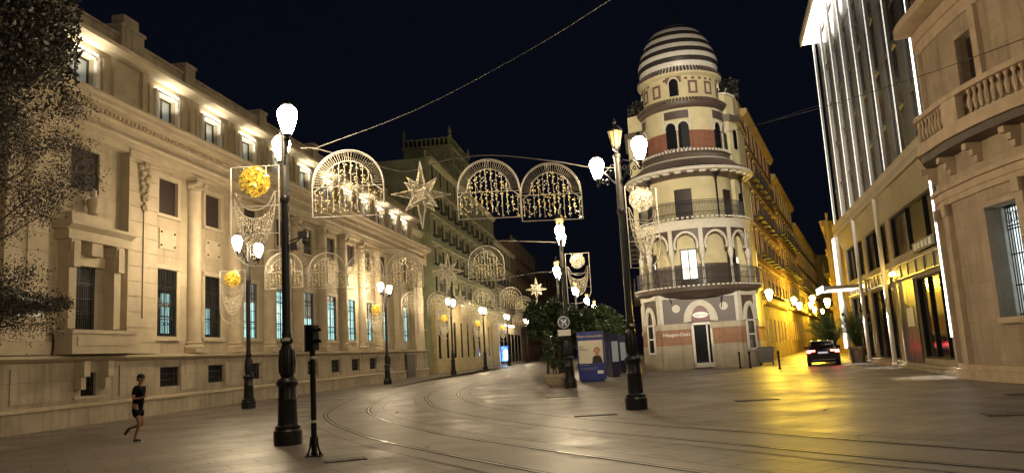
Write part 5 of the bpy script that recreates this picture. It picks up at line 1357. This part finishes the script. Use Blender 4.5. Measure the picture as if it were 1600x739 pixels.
tree(9.3, 80, 1.9, 3.5, 1.9, 1.6, 2400, 'lighter green tree under the receding row of lamps', 15, leaf=.15)
tree(11.8, 92, 1.9, 3.6, 2.0, 1.7, 1800, 'small far tree left of the plaza lamp shaft', 16, leaf=.18)
tree(14.0, 106, 1.9, 3.7, 2.1, 1.8, 1500, 'farthest small tree seen beside the tower base', 17, leaf=.2)
tree(6.5, 84, 1.9, 3.8, 2.1, 1.8, 1600, 'far tree hidden mostly behind the nearer crowns', 18, leaf=.18)
def planter_bowl(t, r, h, mat='terracotta'):
    m = MB(); m.lathe([(r * .62, 0), (r * .8, h * .2), (r * .97, h * .55), (r, h * .75), (r * 1.03, h * .78), (r * 1.03, h), (r * .9, h), (r * .88, h * .8)], 24); m.build('bowl', mat, t, smooth=True)
    m = MB(); m.lathe([(.02, h * .84), (r * .9, h * .84)], 20); m.build('soil', 'soil', t)
pt = node('planter', 'round stone planter with a bushy shrub in front of the blue poster stand', 'planter', (1.80, 37.9, 0)); planter_bowl(pt, .64, .62)
rnd = random.Random(5); m = MB()
for k in range(7): a = k * .9; m.tube([(.15 * math.cos(a), .15 * math.sin(a), .5), (.28 * math.cos(a), .28 * math.sin(a), 1.4), (.4 * math.cos(a), .4 * math.sin(a), 2.1)], [.025, .02, .01], 5)
m.build('stem', 'bark', pt)
m = MB(); CC = [(Vector((rnd.uniform(-.55, .55), rnd.uniform(-.5, .5), rnd.uniform(1.0, 2.5))), rnd.uniform(.15, .3)) for _ in range(26)]
def fnp():
    c, r = CC[rnd.randrange(26)]; d = Vector([rnd.gauss(0, 1) for _ in range(3)]).normalized(); return c + d * r * rnd.random() ** .4, d
leaves(m, 2200, fnp, .05, rnd); m.build('shrub', 'leaf', pt)
def palm_pot(x, y, r, h, label, seed, mat='terracotta', hh=2.3):
    rnd = random.Random(seed); t = node('palm_pot', label, 'potted palm', (x, y, 0), 0, 'potted palms by the hotel entrance')
    m = MB(); m.lathe([(r * .72, 0), (r * .95, h * .85), (r * 1.05, h * .87), (r * 1.05, h), (r * .9, h), (r * .9, h * .85)], 20); m.build('pot', mat, t, smooth=True)
    m = MB(); m.lathe([(.02, h * .9), (r * .9, h * .9)], 16); m.build('soil', 'soil', t)
    m = MB()
    for k in range(54):
        a = rnd.uniform(0, 2 * PI); lean = rnd.uniform(.25, 1.25); L = rnd.uniform(.8, 1.15) * (hh - h); P = []
        for j in range(8): u = j / 7; P.append(Vector((math.cos(a) * lean * u * L * .7, math.sin(a) * lean * u * L * .7, h + L * (u * 1.25 - .55 * lean * u * u))))
        m.tube([tuple(p) for p in P], .009, 3, cap=False)
        for j in range(1, 8):
            d = (P[j] - P[j - 1]).normalized(); sd = d.cross(Vector((0, 0, 1))).normalized()
            for f in (0, .33, .66):
                q = P[j - 1].lerp(P[j], f)
                for s in (-1, 1):
                    e = q + (sd * s * .8 + d * .6 + Vector((0, 0, -.25))) * .30; w = d * .018; m.add([q - w, q + w, e], [(0, 1, 2)])
    m.build('frond', 'leaf_palm', t)
palm_pot(20.35, 46.9, .48, .95, 'potted palm in a pale ribbed tub closest to the hotel post', 21, hh=3.0)
palm_pot(20.3, 50.5, .50, .9, 'potted palm in a white tub just behind the black car', 22, 'white_paint', 2.8)
palm_pot(22.0, 55.5, .5, .9, 'potted palm farthest down the side street, under the lit awning', 23, 'terracotta', 3.0)

# near tree at the left edge: fine leaves, branches, open crown
def near_tree():
    rnd = random.Random(31); t = node('street_tree', 'large dark tree with fine open foliage at the left edge before the bank', 'tree', (-14.4, 19.0, 0))
    m = MB(); m.tube([(0, 0, 0), (.1, 0, 2), (0, .1, 4.2), (.1, 0, 8)], [.2, .17, .14, .06], 9); tips = []
    for k in range(64):
        z = rnd.uniform(3.0, 9.5); a = rnd.uniform(0, 2 * PI); L = rnd.uniform(1.4, 3.1) * (1 - .035 * (z - 4)); P = [(.05, 0, z)]
        for j in range(1, 6): u = j / 5; P.append((math.cos(a) * L * u + rnd.uniform(-.12, .12), math.sin(a) * L * u + rnd.uniform(-.12, .12), z + L * .9 * u * (1 if z > 4 else .1) + rnd.uniform(-.1, .1)))
        m.tube(P, [.05, .04, .03, .02, .013, .006], 5); tips += [Vector(p) for p in P[2:]]
        for j in range(1, 6):
            for _ in range(3):
                b = Vector(P[j]); e = b + Vector([rnd.gauss(0, .32) for _ in range(3)]) + Vector((0, 0, .15)); m.tube([tuple(b), tuple(e)], [.01, .004], 3, cap=False); tips.append(e)
    m.build('trunk', 'bark', t); l = MB()
    top = [q for q in tips if q.z > 9.8]
    def fn():
        c = rnd.choice(tips); return c + Vector([rnd.gauss(0, .2) for _ in range(3)]), None
    leaves(l, 40000, fn, .021, rnd)
    def fn2():
        a = rnd.uniform(0, 2 * PI); r = 3.0 * math.sqrt(rnd.random()); return Vector((r * math.cos(a), r * math.sin(a), 3.55 + rnd.gauss(0, .09) + .05 * r)), None
    leaves(l, 20000, fn2, .025, rnd)
    def fn3():
        a = rnd.uniform(0, 2 * PI); r = 3.0 * math.sqrt(rnd.random()); return Vector((r * math.cos(a), r * math.sin(a), 11.4 + rnd.gauss(0, 1.0))), None
    leaves(l, 26000, fn3, .055, rnd)
    def fn4():
        return rnd.choice(cl) + Vector([rnd.gauss(0, .26), rnd.gauss(0, .26), rnd.gauss(0, .2)]), None
    cl = [q for q in tips if 3.3 < q.z < 10.5 and q.xy.length > .8]; cl = rnd.sample(cl, min(420, len(cl)))
    leaves(l, 135000, fn4, .024, rnd)
    l.build('crown', 'leaf_dark', t)
near_tree()

# ------------------------------------------------------------------ bollards, bin, wall lanterns
def bollard(x, y, lab):
    t = node('bollard', lab, 'bollard', (x, y, 0), 0, 'iron bollards by the tower')
    m = MB(); m.lathe([(.085, 0), (.085, .06), (.055, .1), (.05, .85), (.075, .87), (.075, .93), (.055, 1.0), (.02, 1.03)], 12); m.build('post', 'iron', t, smooth=True); return t
bollard(13.73, 48.6, 'black bollard left of the tower shop window'); bollard(14.15, 47.9, 'black bollard right of the tower shop window, second of the close pair'); bollard(14.5, 43.6, 'black bollard standing alone in the mouth of the side street')
w = node('wheeled_bin', 'grey wheeled rubbish container against the tower side wall', 'rubbish container', (16.45, 51.9, 0), R(-20))
m = MB(); v = []
for z, a, b in ((.18, .42, .35), (1.05, .55, .45)): v += [(-a, -b, z), (a, -b, z), (a, b, z), (-a, b, z)]
m.add(v, [(3, 2, 1, 0), (4, 5, 6, 7), (0, 1, 5, 4), (1, 2, 6, 5), (2, 3, 7, 6), (3, 0, 4, 7)]); m.box(-.58, .58, -.5, -.44, .95, 1.08); m.build('body', 'bin_grey', w)
m = MB(); m.box(-.58, .58, -.48, .46, 1.085, 1.14); m.box(-.5, .5, -.3, .35, 1.14, 1.2); m.build('lid', 'bin_lid', w)
for x in (-.4, .4):
    for y in (-.3, .3): m = MB(); m.tube([(x - .03, y, .1), (x + .03, y, .1)], .1, 12); m.build('wheel', 'iron', w)
def wall_lantern(x, y, z, ang, lab):
    t = node('wall_lantern', lab, 'wall lamp', (x, y, z), ang, 'orange wall lanterns of the side street')
    m = MB(); m.tube([(0, -1.0, -.1), (0, -.6, .15), (0, -.2, .1), (0, 0, -.35)], .025, 5); m.tube([(0, -1.0, .1), (0, -.5, .35), (0, 0, .35)], .02, 5); m.build('bracket', 'iron', t)
    m = MB(); m.lathe([(.10, -.42), (.27, .14), (.22, .26), (.1, .36)], 10, (0, 0)); ln = m.build('lantern', 'sodium', t, smooth=True)
    m = MB(); m.lathe([(.13, .36), (.05, .42), (.01, .5)], 8); m.build('cap', 'iron', ln)
c24, s24 = math.cos(R(24)), math.sin(R(24))
def ys(s, o): return (P0[0] + s24 * s + c24 * o, P0[1] + c24 * s - s24 * o)
for s, z, lab in ((2.2, 4.9, 'orange lantern on the corner of the tower by the grey bin'), (24.6, 5.3, 'brightest orange lantern, on the ochre facade above the car'), (31, 5.0, 'orange lantern just below and behind the brightest one'), (52, 5.8, 'orange lantern in the middle of the side street facade'), (60, 5.4, 'orange lantern next to the middle one, slightly lower'), (84, 5.8, 'small orange lantern far down the left of the side street')):
    x, y = ys(s, 1.05); wall_lantern(x, y, z, R(66) + PI, lab)
for x, y, z, lab in ((29.8, 77.6, 5.4, 'orange lantern on the right of the side street, beyond the awning'), (27.6, 68.5, 4.6, 'orange lantern close to the lit hotel corner')):
    wall_lantern(x, y, z, R(66), lab)

# ------------------------------------------------------------------ car
def car():
    t = node('car', 'black hatchback seen from behind with its red tail lights on', 'car', (18.35, 47.1, 0), R(-21))
    # local +y is forward; stations: y, belt half width, roof half width, belt z, roof z
    st = [(-2.12, .70, .56, .80, .84, .35), (-2.05, .84, .68, .92, .98, .22), (-1.80, .90, .66, .96, 1.20, .20), (-1.45, .91, .60, .97, 1.40, .18), (-.8, .92, .60, .97, 1.46, .18), (0, .92, .60, .96, 1.46, .18), (.55, .92, .60, .95, 1.38, .18), (1.15, .91, .70, .93, .98, .18), (1.8, .88, .66, .86, .88, .20), (2.1, .74, .55, .70, .72, .28)]
    m = MB(); rings = []
    for y, wb, wr, zb, zr, zl in st:
        half = [(wb * .9, zl), (wb * .99, .5), (wb, .72), (wb * .97, zb), (wr, zr - .03), (wr * .8, zr)]
        rings.append([(x, y, z) for x, z in half] + [(-x, y, z) for x, z in half[::-1]])
    n = 12; vs = [p for r in rings for p in r]; fs = []
    for i in range(len(rings) - 1):
        for j in range(n): fs.append((i * n + j, i * n + (j + 1) % n, (i + 1) * n + (j + 1) % n, (i + 1) * n + j))
    fs += [tuple(range(n)), tuple(range((len(rings) - 1) * n, len(rings) * n))[::-1]]
    m.add(vs, fs); bd = m.build('body', 'car_black', t, smooth=True)
    def pane(name, P, mt): q = MB(); q.add(P, [tuple(range(len(P)))]); return q.build(name, mt, bd)
    pane('rear_window', [(-.66, -2.065, 1.0), (.66, -2.065, 1.0), (.55, -1.50, 1.40), (-.55, -1.50, 1.40)], 'dark_glass')
    for s in (-1, 1): pane('side_window', [(s * .90, -1.55, 1.0), (s * .90, .95, 1.0), (s * .64, .45, 1.38), (s * .64, -1.35, 1.40)], 'dark_glass')
    pane('windscreen', [(-.7, 1.2, 1.0), (.7, 1.2, 1.0), (.56, .58, 1.39), (-.56, .58, 1.39)], 'dark_glass')
    q = MB(); q.box(-.85, .85, -2.2, -2.02, .32, .62); q.build('rear_bumper', 'car_black', bd)
    q = MB(); q.box(-.62, .62, -2.215, -2.19, .34, .36); q.box(-.62, .62, -1.95, -1.75, 1.4, 1.43); q.build('trim_strip', 'steel', bd)
    for s in (-1, 1):
        q = MB(); q.box(min(s * .42, s * .86), max(s * .42, s * .86), -2.16, -2.02, .82, .90); q.box(min(s * .66, s * .88), max(s * .66, s * .88), -2.15, -1.98, .75, .84); q.build('tail_light', 'tail_red', t)
        q = MB(); q.box(min(s * .86, s * 1.02), max(s * .86, s * 1.02), .55, .72, .95, 1.1); q.build('wing_mirror', 'car_black', t)
        for y in (-1.35, 1.32):
            q = MB(); q.tube([(s * .70, y, .33), (s * .91, y, .33)], .33, 22); wh = q.build('wheel', 'tyre', t)
            q = MB(); q.tube([(s * .9, y, .33), (s * .925, y, .33)], .2, 16); q.build('rim', 'steel', wh)
    q = MB(); q.box(-.27, .27, -2.17, -2.1, .70, .80); q.build('number_plate', 'plate_lit', t)
car()

# ------------------------------------------------------------------ runner
def skinned(name, verts, edges, radii, mat, parent, root=0, sub=2):
    me = bpy.data.meshes.new(name); me.from_pydata(verts, edges, []); o = bpy.data.objects.new(name, me); col.objects.link(o)
    md = o.modifiers.new('s', 'SKIN'); md.use_smooth_shade = True
    for i, r in enumerate(radii): me.skin_vertices[0].data[i].radius = (r, r) if not isinstance(r, tuple) else r
    me.skin_vertices[0].data[root].use_root = True
    ss = o.modifiers.new('u', 'SUBSURF'); ss.levels = sub; ss.render_levels = sub
    dg = bpy.context.evaluated_depsgraph_get(); nm = bpy.data.meshes.new_from_object(o.evaluated_get(dg)); bpy.data.objects.remove(o)
    nm.materials.clear(); nm.materials.append(M[mat])
    for p in nm.polygons: p.use_smooth = True
    q = bpy.data.objects.new(name, nm); col.objects.link(q); q.parent = parent; return q
pr = node('person', 'runner in dark t-shirt and shorts jogging along the bank wall', 'person', (-9.98, 20.33, 0), R(-4))
J = {'pelvis': (0, 0, .90), 'chest': (.04, 0, 1.25), 'neck': (.06, 0, 1.42), 'headb': (.08, 0, 1.50), 'head': (.10, 0, 1.60), 'headt': (.095, 0, 1.665),
     'hipr': (.0, -.09, .86), 'kneer': (.12, -.09, .47), 'ankr': (-.02, -.08, .09), 'toer': (.13, -.08, .04), 'hipl': (.0, .09, .86), 'kneel': (.10, .10, .44), 'ankl': (-.28, .10, .34), 'toel': (-.38, .10, .24),
     'shr': (.04, -.18, 1.37), 'elr': (.03, -.26, 1.10), 'wrr': (.24, -.22, 1.12), 'har': (.31, -.2, 1.15), 'shl': (.04, .18, 1.37), 'ell': (-.22, .24, 1.20), 'wrl': (-.06, .27, 1.03), 'hal': (.0, .26, 1.0), 'waist': (.02, 0, 1.05)}
RAD = {'pelvis': .115, 'waist': .105, 'chest': .125, 'neck': .05, 'headb': .055, 'head': .085, 'headt': .055, 'hipr': .09, 'kneer': .052, 'ankr': .034, 'toer': .03, 'hipl': .09, 'kneel': .052, 'ankl': .034, 'toel': .03, 'shr': .052, 'elr': .036, 'wrr': .025, 'har': .028, 'shl': .052, 'ell': .036, 'wrl': .025, 'hal': .028}
keys = list(J); ix = {k: i for i, k in enumerate(keys)}
E_ = [('pelvis', 'waist'), ('waist', 'chest'), ('chest', 'neck'), ('neck', 'headb'), ('headb', 'head'), ('head', 'headt'), ('pelvis', 'hipr'), ('hipr', 'kneer'), ('kneer', 'ankr'), ('ankr', 'toer'), ('pelvis', 'hipl'), ('hipl', 'kneel'), ('kneel', 'ankl'), ('ankl', 'toel'), ('chest', 'shr'), ('shr', 'elr'), ('elr', 'wrr'), ('wrr', 'har'), ('chest', 'shl'), ('shl', 'ell'), ('ell', 'wrl'), ('wrl', 'hal')]
vv = [J[k] for k in keys]; rr_ = [RAD[k] for k in keys]; ee = [(ix[a], ix[b]) for a, b in E_]
# fingers, nose and ears
def addv(p, r, par): vv.append(p); rr_.append(r); ee.append((par, len(vv) - 1)); return len(vv) - 1
for hnd, dx, dz in (('har', .035, .0), ('hal', .03, .0)):
    hx, hy, hz = J[hnd]
    for k in range(4):
        a = addv((hx + .035, hy - .024 + .016 * k, hz + .006), .0085, ix[hnd]); addv((hx + .05, hy - .024 + .016 * k, hz - .028), .008, a)
    addv((hx + .015, hy + (.03 if hnd == 'hal' else -.03), hz + .035), .009, ix[hnd])
addv((.195, 0, 1.585), .014, ix['head'])
body_ = skinned('body', vv, ee, rr_, 'skin', pr, ix['pelvis'])
m = MB()
for s in (-1, 1): m.ball((.165, s * .032, 1.61), .010, 6, 4)
m.build('eye', 'iron', pr)
m = MB(); m.ball((.10, -.082, 1.585), .02, 6, 4, sz=1.5); m.ball((.10, .082, 1.585), .02, 6, 4, sz=1.5); m.build('ear', 'skin', pr)
q = MB(); q.lathe([(.085, 1.625), (.100, 1.65), (.098, 1.68), (.07, 1.72), (.02, 1.738)], 14, (.085, 0)); q.lathe([(.06, 1.55), (.09, 1.58), (.093, 1.62)], 10, (.07, 0), R(200), R(340)); q.build('hair', 'hair', pr, smooth=True)
skinned('t_shirt', [(.0, 0, .80), (.02, 0, 1.05), (.04, 0, 1.24), (.05, 0, 1.33), (.06, 0, 1.44), (.04, -.17, 1.35), (.035, -.245, 1.19), (.04, .17, 1.35), (-.10, .22, 1.27)], [(0, 1), (1, 2), (2, 3), (3, 4), (3, 5), (5, 6), (3, 7), (7, 8)], [.15, .148, .165, .135, .075, .082, .064, .082, .064], 'cloth_black', pr, 1)
skinned('shorts', [(0, 0, .93), (0, 0, .86), (.02, -.085, .76), (.06, -.095, .60), (.02, .085, .76), (.055, .1, .60)], [(0, 1), (1, 2), (2, 3), (1, 4), (4, 5)], [.14, .145, .115, .10, .115, .10], 'cloth_navy', pr, 0)
skinned('shoe', [(-.06, -.08, .05), (.05, -.08, .05), (.17, -.08, .035)], [(0, 1), (1, 2)], [.042, .045, .034], 'shoe_dark', pr); skinned('shoe', [(-.25, .10, .36), (-.32, .10, .29), (-.40, .10, .18)], [(0, 1), (1, 2)], [.042, .045, .034], 'shoe_dark', pr)
m = MB(); m.box(-.11, .2, -.125, -.035, .001, .018); m.build('shoe_sole', 'white_paint', pr)

# ------------------------------------------------------------------ camera, light, world
cam = bpy.data.cameras.new('camera'); co = bpy.data.objects.new('camera', cam); col.objects.link(co); scn.camera = co
cam.sensor_width = 36; cam.sensor_fit = 'HORIZONTAL'; cam.lens = 36 * CF / 1600; cam.clip_end = 2000; cam.clip_start = .05
Mx = Matrix((( _R.x, _U.x, -_f.x, 0), (_R.y, _U.y, -_f.y, 0), (_R.z, _U.z, -_f.z, CH), (0, 0, 0, 1))); co.matrix_world = Mx
wd = bpy.data.worlds.new('World'); scn.world = wd; wd.use_nodes = True; nt = wd.node_tree; bg = nt.nodes['Background']
sky = nt.nodes.new('ShaderNodeTexSky'); sky.sky_type = 'NISHITA'; sky.sun_disc = False; sky.sun_elevation = R(1); sky.sun_rotation = R(185); sky.air_density = 1.2; sky.ozone_density = 4; sky.dust_density = .5
hs = nt.nodes.new('ShaderNodeHueSaturation'); hs.inputs['Saturation'].default_value = 1.0
nt.links.new(sky.outputs[0], hs.inputs['Color'])
mx = nt.nodes.new('ShaderNodeMix'); mx.data_type = 'RGBA'; mx.inputs[0].default_value = .85; mx.inputs[7].default_value = (.2, .22, .5, 1)
nt.links.new(hs.outputs[0], mx.inputs[6]); nt.links.new(mx.outputs[2], bg.inputs[0]); bg.inputs[1].default_value = .011
sd = bpy.data.lights.new('sun', 'SUN'); sd.energy = .10; sd.angle = R(25); sd.color = (1, .86, .62); so = bpy.data.objects.new('sun', sd); col.objects.link(so)
so.rotation_euler = Vector((.1, .92, -.30)).to_track_quat('-Z', 'Y').to_euler()
# added unseen spot that brightens the tower, standing in for street lamps
def spot(p, tgt, en, size, c=(1, .86, .60), rad=.3, blend=.6):
    l = bpy.data.lights.new('tower_fill_spot', 'SPOT'); l.energy = en; l.spot_size = R(size); l.spot_blend = blend; l.color = c; l.shadow_soft_size = rad
    o = bpy.data.objects.new('tower_fill_spot', l); col.objects.link(o); o.location = p; o.rotation_euler = (Vector(tgt) - Vector(p)).to_track_quat('-Z', 'Y').to_euler()
spot((4, 4, 11), (13, 54, 12.5), 78000, 30, (1, .89, .70))
vs_ = scn.view_settings; vs_.view_transform = 'Standard'; vs_.look = 'None'; vs_.exposure = .15; vs_.gamma = 1; vs_.use_curve_mapping = False
scn.cycles.use_denoising = True
scn.cycles.sample_clamp_indirect = 4; scn.cycles.max_bounces = 6; scn.cycles.diffuse_bounces = 3; scn.cycles.glossy_bounces = 3
